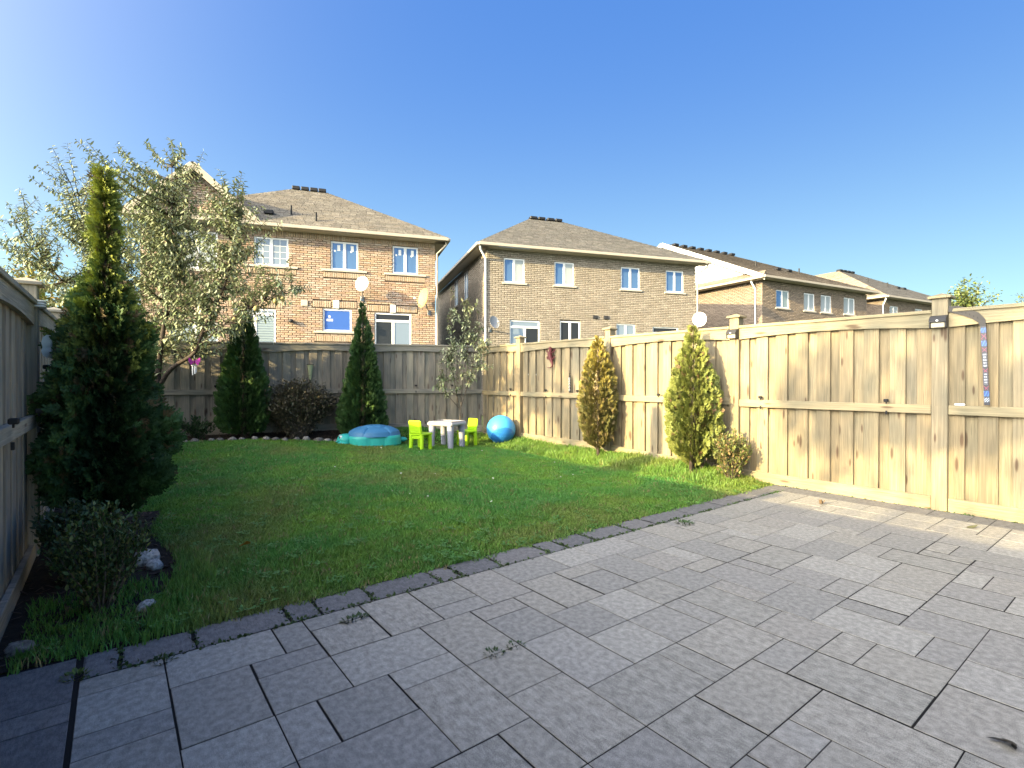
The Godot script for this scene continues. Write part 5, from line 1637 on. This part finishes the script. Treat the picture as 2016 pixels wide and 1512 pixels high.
# ---------------------------------------------------------------- things on the fences and houses
func dish(called: String, label: String, foot: Vector3, look: Vector3, arm: Vector3, r: float, m: Material):
	var o := thing(called, label, "satellite dish", foot)
	var a := MB.new()
	a.tube([Vector3.ZERO, arm * 0.6 + Vector3(0, -0.05, 0), arm], [0.022, 0.022, 0.022], 8)
	a.box(Vector3(-0.06, -0.09, -0.012), Vector3(0.06, 0.09, 0.02), 0.006)
	part(o, "mast", a.commit(), M.metal)
	var d := MB.new()
	var z := look.normalized()
	var x := Vector3.UP.cross(z).normalized()
	d.xf = Transform3D(Basis(x, z.cross(x), z), arm)
	for i in 6:
		for s in 28:
			var p: Array[Vector3] = []
			for q in [[i, s], [i, s + 1], [i + 1, s + 1], [i + 1, s]]:
				var f: float = q[0] / 6.0
				var an: float = TAU * q[1] / 28.0
				p.append(Vector3(cos(an) * r * 0.94 * f, sin(an) * r * 1.06 * f, 0.24 * r * f * f))
			d.quad(p[0], p[1], p[2], p[3], Vector3.BACK)
			d.quad(p[0] - Vector3(0, 0, 0.008), p[1] - Vector3(0, 0, 0.008), p[2] - Vector3(0, 0, 0.008), p[3] - Vector3(0, 0, 0.008), Vector3.FORWARD)
			if i == 5: d.quad(p[2], p[3], p[3] - Vector3(0, 0, 0.008), p[2] - Vector3(0, 0, 0.008), p[3])
	part(o, "reflector", d.commit(), m)
	var l := MB.new()
	l.xf = d.xf
	l.tube([Vector3(0, -r * 0.95, 0.1), Vector3(0, -r * 0.75, r * 0.7), Vector3(0, -r * 0.35, r * 1.15)], [0.014], 6)
	part(o, "feed_arm", l.commit(), M.metal)
	var n := MB.new()
	n.xf = d.xf
	n.box(Vector3(-0.04, -r * 0.42, r * 1.05), Vector3(0.04, -r * 0.22, r * 1.25), 0.015)
	part(o, "receiver", n.commit(), M.dish_white)

func at_house(x: float, y: float, z := 0.0) -> Vector3:
	return Vector3(9.583, 0, -17.226) + Basis(Vector3.UP, deg_to_rad(-19.5)) * Vector3(x, y, z)

func post_lamp(label: String, at: Vector3):
	# solar lamp on the fence post, facing -x
	var o := thing("solar_lamp", label, "solar lamp", at, -PI / 2)
	var h := MB.new()
	var pf := [Vector2(0, 0.065), Vector2(0.055, 0.05), Vector2(0.085, 0.01), Vector2(0.085, -0.004), Vector2(0, -0.004)]
	for k in pf.size():
		var l := (k + 1) % pf.size()
		h.quad(Vector3(-0.066, pf[k].y, pf[k].x), Vector3(0.066, pf[k].y, pf[k].x), Vector3(0.066, pf[l].y, pf[l].x), Vector3(-0.066, pf[l].y, pf[l].x), Vector3(0, pf[k].y + pf[l].y - 0.04, pf[k].x + pf[l].x - 0.05))
	for s in [-1, 1]:
		var q := PackedVector3Array()
		for p in pf: q.append(Vector3(s * 0.066, p.y, p.x))
		h.poly(q, Vector3(s, 0, 0))
	h.box(Vector3(-0.066, -0.06, 0.0), Vector3(-0.056, -0.0045, 0.075), 0.003)
	h.box(Vector3(0.056, -0.06, 0.0), Vector3(0.066, -0.0045, 0.075), 0.003)
	part(o, "housing", h.commit(), M.blackish)
	var f := MB.new()
	f.box(Vector3(-0.055, -0.058, 0.004), Vector3(0.055, -0.006, 0.066), 0.006)
	part(o, "light_panel", f.commit(), mat(Color(0.34, 0.31, 0.23), 0.4))
	var se := MB.new()
	se.ball(Vector3(0, 0.008, 0.088), Vector3(0.012, 0.010, 0.006), 6, 8)
	part(o, "sensor", se.commit(), M.white)

func wall_things():
	rng.seed = 88
	# hockey stick leaning on the fence, butt on the mid rail, blade up
	var k := thing("hockey_stick", "blue patterned hockey stick leaning blade up on the fence rail", "hockey stick", Vector3(6.385, 1.046, -1.125))
	var im := Image.create(16, 256, false, Image.FORMAT_RGB8)
	im.fill(Color(0.03, 0.04, 0.13))
	var r := RandomNumberGenerator.new()
	r.seed = 9
	for band in [[6, 22, 0], [26, 44, 1], [48, 66, 0], [70, 84, 1], [88, 134, 2], [138, 150, 1], [154, 190, 2], [194, 206, 1], [210, 228, 0], [232, 246, 3]]:
		for y in range(band[0], band[1]):
			for x in 16:
				var c := Color(0.03, 0.04, 0.13)
				var d: int = absi((y - band[0]) % 14 - 7)
				if band[2] == 0: c = Color(0.05, 0.20, 0.48) if (x + y / 2) % 9 < 6 else Color(0.16, 0.42, 0.58)
				elif band[2] == 1 and (absi(x - 8) - d) in [-1, 0, 1]: c = Color(0.50, 0.12, 0.26)
				elif band[2] == 2 and ((y / 3) % 3 != 2 and (x * 7 + (y / 9) * 5) % 11 < 7 and x > 2 and x < 13): c = Color(0.66, 0.68, 0.72)
				elif band[2] == 3 and (x + y) % 7 < 4: c = Color(0.6, 0.64, 0.7)
				im.set_pixel(x, y, c)
	var sm := StandardMaterial3D.new()
	sm.albedo_texture = tex(im)
	sm.roughness = 0.35
	var sh := MB.new()
	var top := Vector3(0.028, 0.735, -0.035)
	var ax := top.normalized()
	var sx := ax.cross(Vector3.RIGHT).normalized()
	var fz := sx.cross(ax)
	var cs := [sx * 0.019 + fz * 0.011, sx * 0.019 - fz * 0.011, -sx * 0.019 - fz * 0.011, -sx * 0.019 + fz * 0.011]
	for q in 4:
		var l := (q + 1) % 4
		var nn: Vector3 = (cs[q] + cs[l]).normalized()
		var u0 := 0.0
		var pts := [cs[q], cs[l], cs[l] + top, cs[q] + top]
		var uv := [Vector2(0, 1), Vector2(1, 1), Vector2(1, 0), Vector2(0, 0)]
		for tri in [[0, 1, 2], [0, 2, 3]]:
			var a: Vector3 = pts[tri[0]]
			var b: Vector3 = pts[tri[1]]
			var c: Vector3 = pts[tri[2]]
			var ord := [tri[0], tri[1], tri[2]] if (b - a).cross(c - a).dot(nn) < 0 else [tri[0], tri[2], tri[1]]
			for w in ord: sh.pv(pts[w], nn, uv[w])
	part(k, "shaft", sh.commit(), sm)
	var bl := MB.new()
	var path := [top, top + Vector3(0.002, 0.05, -0.012), top + Vector3(0.002, 0.10, -0.055), top + Vector3(0.0, 0.145, -0.125), top + Vector3(-0.004, 0.175, -0.20), top + Vector3(-0.014, 0.185, -0.25)]
	var wd := [0.020, 0.028, 0.036, 0.038, 0.036, 0.026]
	for q in path.size() - 1:
		var rows: Array = []
		for e in [q, q + 1]:
			var d: Vector3 = ((path[mini(e + 1, 5)] as Vector3) - path[maxi(e - 1, 0)]).normalized()
			var u: Vector3 = d.cross(Vector3.RIGHT).normalized() * wd[e]
			rows.append([path[e] + u + Vector3(0.006, 0, 0), path[e] - u + Vector3(0.006, 0, 0), path[e] - u - Vector3(0.006, 0, 0), path[e] + u - Vector3(0.006, 0, 0)])
		for w in 4:
			var l := (w + 1) % 4
			bl.quad(rows[0][w], rows[0][l], rows[1][l], rows[1][w], ((rows[0][w] + rows[0][l]) as Vector3) * 0.5 - path[q])
		if q == 4: bl.quad(rows[1][0], rows[1][1], rows[1][2], rows[1][3], Vector3(0, 0, -1))
	part(k, "blade", bl.commit(), mat(Color(0.055, 0.05, 0.047), 0.7))
	for q in 6:
		var tp := MB.new()
		var pp := top + Vector3(-0.0075, 0.085 + 0.017 * q, -0.04 - 0.028 * q)
		tp.box(pp - Vector3(0.001, 0.012, 0.003), pp + Vector3(0.001, 0.004, 0.003))
		part(k, "tape", tp.commit(), M.black)
	# white clip lying on the mid rail
	var wc := MB.new()
	wc.box(Vector3(-0.012, 0, -0.04), Vector3(0.014, 0.02, 0.04), 0.006)
	single("plastic_clip", wc.commit(), M.white, "small white plastic piece on the fence rail beside the hockey stick", "clip", Vector3(6.425, 1.034, -1.33))
	post_lamp("black solar lamp on the tall fence post by the hockey stick", Vector3(6.401, 1.845, -1.48))
	post_lamp("black solar lamp on the fence post above the boxwood bush", Vector3(6.401, 1.88, -3.60))
	# small solar clip lights on the mid rails
	var cl := thing("clip_light", "small black solar clip light on the rail nearest the tall lamp post", "clip light", Vector3(6.41, 1.02, -1.92), -PI / 2, "black clip lights along the fence rails")
	var hd := MB.new()
	hd.box(Vector3(-0.020, 0.030, -0.015), Vector3(0.020, 0.062, 0.028), 0.006)
	hd.box(Vector3(-0.006, 0.012, 0.0), Vector3(0.006, 0.031, 0.010), 0.002)
	part(cl, "head", hd.commit(), M.black)
	var cb := MB.new()
	cb.box(Vector3(-0.008, -0.10, -0.005), Vector3(0.008, -0.06, 0.010), 0.002)
	part(cl, "bracket", cb.commit(), M.black)
	var back := -atan2((BF1 - BF0).y, (BF1 - BF0).x)
	var list := [["small black clip light on the sunlit rail just past the boxwood bush", Vector3(6.41, 1.02, -3.25), -PI / 2],
		["small black clip light on the sunlit rail between the two fence cedars", Vector3(6.41, 1.02, -4.78), -PI / 2],
		["small black clip light on the rail just behind the golden cedar", Vector3(6.41, 1.05, -6.48), -PI / 2],
		["small black clip light on the rail below the red lizard ornament", Vector3(6.41, 1.05, -7.31), -PI / 2],
		["small black clip light on the rail above the blue exercise ball", Vector3(6.41, 1.06, -8.40), -PI / 2]]
	var d := (BF1 - BF0).normalized()
	var nrm := Vector2(-d.y, d.x)
	for e in [[1.95, "small black clip light on the back rail beside the wind chime"], [2.8, "small black clip light on the back rail at the narrow cedar's edge"], [3.78, "small black clip light on the back rail beside the green cone"], [4.75, "small black clip light on the back rail beside the tall pointed cedar"], [5.6, "small black clip light on the back rail above the turtle's tail"], [6.38, "small black clip light on the back rail behind the young tree"]]:
		var p: Vector2 = BF0 + d * e[0] + nrm * 0.04
		list.append([e[1], Vector3(p.x, 1.13, p.y), back])
	for e in [[-3.62, "black clip light on the grey fence rail at the picture edge"], [-4.75, "black clip light on the grey fence rail by the shaded post"], [-5.25, "black clip light high beside the butterfly on the grey fence"]]:
		list.append([e[1], Vector3(-0.41, 1.02 if e[0] > -5 else 1.33, e[0]), PI / 2])
	for e in list: copy(cl, e[0], e[1], e[2], "black clip lights along the fence rails")
	# lizard ornament
	var lz := MB.new()
	lz.xf = Transform3D(Basis.from_scale(Vector3(1.2, 1.0, 1.6)), Vector3.ZERO)
	var body: Array = [Vector3(0.03, 0.20, 0.01), Vector3(0.022, 0.165, -0.004), Vector3(0.02, 0.13, 0.0), Vector3(0.02, 0.07, 0.012), Vector3(0.02, 0.0, 0.0), Vector3(0.018, -0.06, -0.015), Vector3(0.015, -0.12, -0.03), Vector3(0.012, -0.165, -0.02), Vector3(0.012, -0.185, 0.02), Vector3(0.012, -0.175, 0.07)]
	lz.tube(body, [0.012, 0.030, 0.020, 0.034, 0.032, 0.020, 0.012, 0.009, 0.007, 0.003], 10)
	for s in [[0.09, 1], [0.09, -1], [-0.03, 1], [-0.03, -1]]:
		lz.tube([Vector3(0.02, s[0], 0.0), Vector3(0.02, s[0] + 0.01, s[1] * 0.05), Vector3(0.016, s[0] + 0.035, s[1] * 0.062)], [0.013, 0.010, 0.008], 6)
		for q in 3: lz.tube([Vector3(0.016, s[0] + 0.033, s[1] * 0.062), Vector3(0.014, s[0] + 0.058, s[1] * (0.048 + 0.015 * q))], [0.006, 0.004], 5)
	single("lizard_ornament", lz.commit(), mat(Color(0.10, 0.022, 0.026), 0.5), "dark red lizard ornament climbing the sunlit fence boards", "ornament", Vector3(6.43, 1.70, -7.18), PI)
	# hanging scroll ornament
	var so := thing("hanging_ornament", "narrow black ornament with pale scrollwork hanging near the lizard", "ornament", Vector3(6.435, 1.22, -6.69))
	var sb := MB.new()
	sb.box(Vector3(-0.012, -0.15, -0.022), Vector3(0.0, 0.15, 0.022), 0.004)
	sb.tube([Vector3(-0.006, 0.15, 0), Vector3(-0.008, 0.175, -0.015), Vector3(-0.008, 0.19, 0.01)], [0.006], 5)
	part(so, "plate", sb.commit(), M.black)
	for q in 5:
		var cv := MB.new()
		var cp: Array = []
		for s in 9: cp.append(Vector3(-0.017, -0.11 + 0.05 * q + 0.018 * sin(s * 0.7), 0.014 * cos(s * 0.7)))
		cv.tube(cp, [0.004], 5)
		part(so, "scroll", cv.commit(), M.siding)
	# cone shaped planter on the back fence
	var cp2: Vector2 = BF0 + d * 3.54 + nrm * 0.055
	var co := thing("cone_planter", "pale green cone shaped wall planter hung on the back fence above the brown shrub", "planter", Vector3(cp2.x, 1.42, cp2.y), back)
	var cn := MB.new()
	cn.tube([Vector3(0, -0.19, 0.0), Vector3(0, -0.05, 0.012), Vector3(0, 0.16, 0.03)], [0.010, 0.03, 0.058], 14, false)
	part(co, "cone", cn.commit(), mat(Color(0.40, 0.42, 0.24), 0.6))
	var rm := MB.new()
	var rp: Array = []
	for s in 21: rp.append(Vector3(cos(TAU * s / 20.0) * 0.058, 0.162, 0.03 + sin(TAU * s / 20.0) * 0.058))
	rm.tube(rp, [0.007], 6, false)
	rm.tube([Vector3(0, 0.158, 0.03), Vector3(0, 0.166, 0.03)], [0.055, 0.055], 14)
	part(co, "rim", rm.commit(), mat(Color(0.07, 0.07, 0.05), 0.8))
	# wind chime in the pear tree
	var ch := thing("wind_chime", "white wind chime with a magenta butterfly hanging in the pear tree", "wind chime", Vector3(0.985, 1.57, -9.36))
	var st := MB.new()
	st.tube([Vector3(0, 0.16, 0), Vector3(0, 0.02, 0)], [0.002], 4)
	st.tube([Vector3(0, -0.055, 0), Vector3(0, -0.062, 0)], [0.04, 0.04], 14)
	part(ch, "top_disc", st.commit(), M.white)
	for q in 5:
		var tbm := MB.new()
		var an := TAU * q / 5.0
		tbm.tube([Vector3(cos(an) * 0.026, -0.07, sin(an) * 0.026), Vector3(cos(an) * 0.026, -0.17 - 0.02 * (q % 3), sin(an) * 0.026)], [0.007], 7)
		part(ch, "chime_tube", tbm.commit(), M.white)
	var pk := mat(Color(0.42, 0.03, 0.30), 0.5)
	pk.cull_mode = BaseMaterial3D.CULL_DISABLED
	for s in [-1, 1]:
		var wg := MB.new()
		wg.tri(Vector3(0, 0.0, 0), Vector3(s * 0.075, 0.065, 0.02), Vector3(s * 0.08, -0.005, 0.025), Vector3.BACK)
		wg.tri(Vector3(0, 0.0, 0), Vector3(s * 0.07, -0.012, 0.025), Vector3(s * 0.045, -0.06, 0.015), Vector3.BACK)
		wg.box(Vector3(-0.006, -0.04, -0.004), Vector3(0.006, 0.045, 0.006), 0.003)
		part(ch, "butterfly_wing", wg.commit(), pk)
	# butterfly ornament and rope on the shaded post
	var bt := thing("butterfly_ornament", "pale butterfly ornament with wire feelers on the grey fence post", "ornament", Vector3(-0.33, 1.50, -5.0), 0.9)
	var wire := MB.new()
	wire.tube([Vector3(0, 0.05, 0), Vector3(-0.02, 0.12, 0.02), Vector3(0.0, 0.20, 0.0)], [0.003], 4)
	wire.tube([Vector3(0, 0.05, 0), Vector3(0.04, 0.11, 0.01), Vector3(0.09, 0.12, 0.0)], [0.003], 4)
	wire.tube([Vector3(0, -0.05, 0), Vector3(0.01, -0.16, -0.01), Vector3(0.05, -0.26, -0.03)], [0.004], 4)
	part(bt, "wire", wire.commit(), M.blackish)
	var wm := mat(Color(0.62, 0.66, 0.66), 0.4)
	for s in [-1, 1]:
		var wg := MB.new()
		for q in [[0.0, 0.10, 0.06], [0.0, -0.05, 0.05]]:
			for e in 10:
				var a0 := TAU * e / 10.0
				var a1 := TAU * (e + 1) / 10.0
				var m := Vector3(s * 0.07, q[1] * 0.4, 0.01)
				wg.tri(m + Vector3(0, 0, 0.012), m + Vector3(cos(a0) * 0.062, sin(a0) * q[2], 0), m + Vector3(cos(a1) * 0.062, sin(a1) * q[2], 0), Vector3.BACK)
				wg.tri(m - Vector3(0, 0, 0.004), m + Vector3(cos(a0) * 0.062, sin(a0) * q[2], 0), m + Vector3(cos(a1) * 0.062, sin(a1) * q[2], 0), Vector3.FORWARD)
		part(bt, "wing", wg.commit(), wm)
	var bb := MB.new()
	bb.ball(Vector3(0, 0.0, 0.008), Vector3(0.016, 0.055, 0.016), 8, 8)
	part(bt, "body", bb.commit(), mat(Color(0.35, 0.33, 0.28), 0.6))
	var rope := MB.new()
	for q in 3:
		var y := 1.80 + 0.018 * q
		var rp2 := [Vector3(-0.532, y, -5.077), Vector3(-0.392, y + 0.004, -5.077), Vector3(-0.392, y - 0.004, -4.923), Vector3(-0.532, y, -4.923), Vector3(-0.532, y, -5.077)]
		rope.tube(rp2, [0.008], 6, false)
	single("rope", rope.commit(), M.siding, "white rope wound round the shaded grey fence post below its cap", "rope")
	# satellite dishes on the houses
	var out1 := Basis(Vector3.UP, deg_to_rad(-19.5))
	dish("satellite_dish", "round white satellite dish above the single blue window of the orange house", at_house(-2.64, 4.22, 0.02), out1 * Vector3(-0.55, 0.25, 1.0), out1 * Vector3(0, 0.45, 0.42), 0.26, M.dish_white)
	dish("satellite_dish", "oval satellite dish painted with warm orange light by the corner of the orange house", at_house(-0.24, 3.82, 0.02), out1 * Vector3(-1.0, 0.2, 0.42), out1 * Vector3(-0.22, 0.46, 0.42), 0.34, M.dish_sun_tint)
	dish("satellite_dish", "grey satellite dish seen from behind at the buff house corner", at_house(2.12, 3.25, 0.02), out1 * Vector3(0.35, 0.3, 0.9), out1 * Vector3(0.06, 0.25, 0.35), 0.24, M.dish_grey)
	dish("satellite_dish", "large white satellite dish above the sunlit cedar on the buff house", at_house(11.50, 3.42, 0.02), out1 * Vector3(-0.75, 0.25, 0.9), out1 * Vector3(0.0, 0.52, 0.40), 0.31, M.dish_white)

# ---------------------------------------------------------------- stones, leaves, weeds
func pebble(size: Vector3, sd: int, rough := 0.18) -> ArrayMesh:
	var b := MB.new()
	var n := noise(sd, 0.9, 2)
	var rows := 8
	var cols := 12
	var at := func(i: int, k: int) -> Vector3:
		var a := PI * i / rows
		var c := TAU * (k % cols) / cols
		var p := Vector3(sin(a) * cos(c), cos(a), sin(a) * sin(c))
		return p * size * (1.0 + rough * 2.0 * n.get_noise_3dv(p * 1.3))
	for i in rows:
		for k in cols:
			var p0: Vector3 = (at as Callable).call(i, k)
			var p1: Vector3 = (at as Callable).call(i, k + 1)
			var p2: Vector3 = (at as Callable).call(i + 1, k + 1)
			var p3: Vector3 = (at as Callable).call(i + 1, k)
			b.stri(p0, p1, p2, p0 / size, p1 / size, p2 / size)
			b.stri(p0, p2, p3, p0 / size, p2 / size, p3 / size)
	return b.commit()

func weed(called: String, label: String, at: Vector3, size: float, n: int, col: Color, sd: int, spread := Vector3.ONE):
	rng.seed = sd
	var b := MB.new()
	for k in n:
		var an := rng.randf() * TAU
		var r := sqrt(rng.randf())
		var p := Vector3(cos(an) * r, 0, sin(an) * r) * size * spread
		var dir := Vector3(cos(an) * r + rr(-0.5, 0.5), rr(0.25, 0.9), sin(an) * r + rr(-0.5, 0.5)).normalized()
		var s := dir.cross(Vector3.UP).normalized()
		var l := size * rr(0.25, 0.6)
		b.col = col * rr(0.7, 1.3)
		b.col.a = 1.0
		b.quad(p, p + dir * l * 0.5 - s * l * 0.22, p + dir * l, p + dir * l * 0.5 + s * l * 0.22, Vector3.UP)
	return single(called, b.commit(), M.leaf, label, "weed", at, 0.0, "weeds in the paving joints")

func small_things():
	rng.seed = 99
	# pale stones edging the back bed
	var grey := [mat(Color(0.24, 0.225, 0.20), 0.85, stone_images(59, 0.35, 0.5, 256), Vector3(6, 6, 6), 0.3), mat(Color(0.34, 0.32, 0.285), 0.85, stone_images(59, 0.35, 0.5, 256), Vector3(6, 6, 6), 0.3), mat(Color(0.25, 0.235, 0.21), 0.9)]
	var d := (BF1 - BF0).normalized()
	var nrm := Vector2(-d.y, d.x)
	var s := 0.55
	var shapes: Array = []
	for k in 5: shapes.append(pebble(Vector3(rr(0.055, 0.085), rr(0.04, 0.055), rr(0.05, 0.07)), 600 + k))
	var i := 0
	var row: Array = []
	while s < 4.25:
		var p: Vector2 = BF0 + d * s + nrm * (0.95 + 0.06 * sin(s * 5.0) + rr(-0.03, 0.03))
		var o := part(self, "edging_stone", shapes[i % 5], grey[[1, 0, 0, 1, 2][(i * 7 + i / 3) % 5]])
		o.position = on_ground(p.x, p.y, 0.012)
		o.rotation = Vector3(rr(-0.2, 0.2), rng.randf() * TAU, rr(-0.2, 0.2))
		var z := rr(0.75, 1.15)
		o.scale = Vector3(z, z, z)
		row.append(o)
		s += rr(0.12, 0.23)
		i += 1
	var nth := ["first", "second", "third", "fourth", "fifth", "sixth", "seventh", "eighth", "ninth", "tenth", "eleventh", "twelfth"]
	for k in row.size():
		var back: int = row.size() - 1 - k
		var words: String = nth[back] + " edging stone counting from the turtle's head along the back bed" if back < 12 else nth[mini(k, 11)] + " edging stone counting from the big cedar along the back bed"
		tag(row[k], "pale " + words, "stone", "stones edging the back bed")
	var white := mat(Color(0.60, 0.58, 0.54), 0.85, stone_images(59, 0.35, 0.5, 256), Vector3(6, 6, 6), 0.3)
	single("rock", pebble(Vector3(0.085, 0.06, 0.07), 701, 0.25), white, "largest white rock between the lawn and the big cedar's bed", "rock", on_ground(0.17, -4.36, 0.035), 0.4)
	single("rock", pebble(Vector3(0.05, 0.04, 0.05), 702, 0.25), white, "white rock touching the largest one by the big cedar's bed", "rock", on_ground(0.21, -4.22, 0.02), 1.4)
	single("rock", pebble(Vector3(0.06, 0.035, 0.045), 703, 0.25), white, "low white rock sunk in grass near the dark patio border", "rock", on_ground(0.14, -3.52, 0.015), 0.9)
	single("rock", pebble(Vector3(0.06, 0.03, 0.04), 704, 0.45), grey[0], "grey rock at the foot of the shaded fence by the paving", "rock", on_ground(-0.36, -3.30, 0.02), 0.3)
	# dead leaf litter and bark in the beds
	var chips := MB.new()
	chips.quad(Vector3(-0.5, 0, -0.12), Vector3(0.5, 0.1, -0.10), Vector3(0.45, 0.12, 0.12), Vector3(-0.5, 0.02, 0.1), Vector3.UP)
	chips.quad(Vector3(-0.5, -0.06, -0.12), Vector3(0.5, 0.04, -0.10), Vector3(0.5, 0.1, -0.10), Vector3(-0.5, 0, -0.12), Vector3.FORWARD)
	var wh: Array = []
	var ti: Array = []
	for k in 9000:
		var x := rr(-0.44, 4.2)
		var z := rr(-11.2, -3.12)
		if not in_bed(x, z) or back_gap(x, z) < 0.03: continue
		var c := rr(0.02, 0.06)
		wh.append(Transform3D(Basis.from_euler(Vector3(rr(-0.4, 0.4), rng.randf() * TAU, rr(-0.4, 0.4))).scaled(Vector3(c, c, c)), on_ground(x, z, 0.010)))
		ti.append(Color(0.05, 0.032, 0.024).lerp(Color(0.11, 0.075, 0.055), rng.randf() * rng.randf()))
	var mulch := scatter(self, "mulch", chips.commit(), M.plain, wh, ti)
	tag(mulch, "dark bark mulch covering the planted beds", "mulch")
	# single leaves and petals
	var leaf := leaf_mesh(0.9, 0.3)
	var lm := mat(Color(0.55, 0.22, 0.03), 0.6)
	var fl := single("fallen_leaf", leaf, lm, "orange fallen leaf lying alone on the lawn", "leaf", on_ground(0.75, -4.24, 0.05))
	fl.basis = Basis.from_euler(Vector3(1.3, 0.4, 0.2)).scaled(Vector3(0.09, 0.09, 0.09))
	var dry := MB.new()
	rng.seed = 5
	for k in 7:
		var an := rng.randf() * TAU
		var q := Vector3(cos(an), 0, sin(an)) * rr(0.0, 0.03)
		var t := q + Vector3(rr(-0.04, 0.04), rr(0.02, 0.05), rr(-0.04, 0.04))
		var w := Vector3(rr(-0.02, 0.02), rr(0.0, 0.02), rr(-0.02, 0.02))
		dry.quad(q, q.lerp(t, 0.5) + w, t, q.lerp(t, 0.5) - w, Vector3.UP)
	var brown := mat(Color(0.11, 0.075, 0.045), 0.8)
	brown.cull_mode = BaseMaterial3D.CULL_DISABLED
	single("dry_leaf", dry.commit(), brown, "curled brown dead leaf on the paving near the sunlit kickboard", "leaf", Vector3(5.79, 0.004, -2.30))
	var d2 := leaf_mesh(0.5, 0.15)
	var l2 := single("dry_leaf", d2, mat(Color(0.10, 0.10, 0.05), 0.8), "flat dry leaf on the sunlit paving below the hockey stick", "leaf", Vector3(5.84, 0.006, -1.16))
	l2.basis = Basis.from_euler(Vector3(1.5, 0.9, 0)).scaled(Vector3(0.10, 0.10, 0.10))
	var pw: Array = []
	for k in 16:
		pw.append(Transform3D(Basis.from_euler(Vector3(rr(-0.5, 0.5), rng.randf() * TAU, rr(-0.5, 0.5))).scaled(Vector3.ONE * rr(0.008, 0.016)), on_ground(rr(0.6, 5.4), rr(-8.6, -3.3), rr(0.03, 0.05))))
	var pt := MB.new()
	pt.ball(Vector3.ZERO, Vector3(1, 0.35, 0.8), 5, 8)
	var pet := scatter(self, "petals", pt.commit(), M.plain, pw, [Color(0.62, 0.62, 0.55), Color(0.5, 0.52, 0.42)])
	tag(pet, "tiny pale clover flowers dotted over the lawn", "flowers")
	# dark feathery leaves at the picture's near corner
	var fe := MB.new()
	for k in 6:
		var an := 2.3 + 0.28 * k
		var tip := Vector3(cos(an) * rr(0.07, 0.11), rr(0.01, 0.04), sin(an) * -rr(0.03, 0.09))
		var w := tip.cross(Vector3.UP).normalized() * 0.008
		fe.quad(Vector3.ZERO, tip * 0.6 + w, tip, tip * 0.6 - w, Vector3.UP)
	var fm := mat(Color(0.012, 0.014, 0.016), 0.6)
	fm.cull_mode = BaseMaterial3D.CULL_DISABLED
	single("dark_leaf", fe.commit(), fm, "black feathery leaf on the nearest paving slab", "leaf", Vector3(2.50, 0.004, -0.37))
	# weeds in the joints
	var gcol := Color(0.035, 0.065, 0.02)
	weed("weed", "dark sprawling weed in the joint in the middle of the patio", Vector3(1.40, 0.0, -1.96), 0.045, 46, gcol, 1)
	weed("weed", "dark upright weed at the joint crossing in the middle of the patio", Vector3(1.52, 0.0, -1.955), 0.04, 30, gcol, 2)
	weed("weed", "dark weed clump lying on the paler slab by the border stones", Vector3(1.01, 0.0, -2.70), 0.06, 60, gcol, 3, Vector3(1.2, 1, 0.5))
	weed("weed", "flat green weed on the far slab near the lawn edge", Vector3(4.02, 0.0, -2.72), 0.07, 70, Color(0.05, 0.085, 0.03), 4)
	weed("weed", "tuft of weed at the corner of the dark side border", Vector3(-0.13, 0.0, -2.90), 0.05, 60, Color(0.07, 0.11, 0.02), 5)
	weed("weed", "weed spilling over the first joint of the pale slabs", Vector3(0.17, 0.0, -2.83), 0.045, 50, Color(0.04, 0.07, 0.02), 6)
	var jw: Array = []
	var jt: Array = []
	var bit := leaf_mesh(0.7, 0.1)
	var jn := noise(7, 1.3, 2)
	for k in 2600:
		var x := 0.0
		var z := 0.0
		if k < 1500:
			x = rr(-0.1, 6.2)
			if jn.get_noise_1d(x * 3.0) < 0.02 and rng.randf() < 0.85: continue
			z = pz(0) - 0.004 + rng.randfn() * 0.010
		elif k < 2100:
			z = rr(-3.1, 0.5)
			x = 6.40 + rng.randfn() * 0.015
			if z > -2.6 and rng.randf() < 0.7 and absf(z + 1.1) > 0.5: continue
		else:
			var xs := [0.02, 0.31, 0.74, 0.90, 1.20, 1.64, 1.80, 2.12, 2.55, 2.75, 3.06, 3.50]
			x = xs[rng.randi() % xs.size()] + rng.randfn() * 0.012
			z = pz(0) - 0.24 * rng.randf()
		var c := rr(0.010, 0.026)
		jw.append(facing(Vector3(x, -0.004, z), Vector3(rr(-1, 1), rr(0.3, 1.0), rr(-1, 1)), Vector3(rr(-1, 1), 1, rr(-1, 1)), Vector3(c, c, c)))
		jt.append(Color(0.04, 0.07, 0.02) * rr(0.6, 1.5))
	var js := scatter(self, "joint_weeds", bit, M.leaf, jw, jt)
	tag(js, "fine weeds growing along the paving border joints", "weeds")
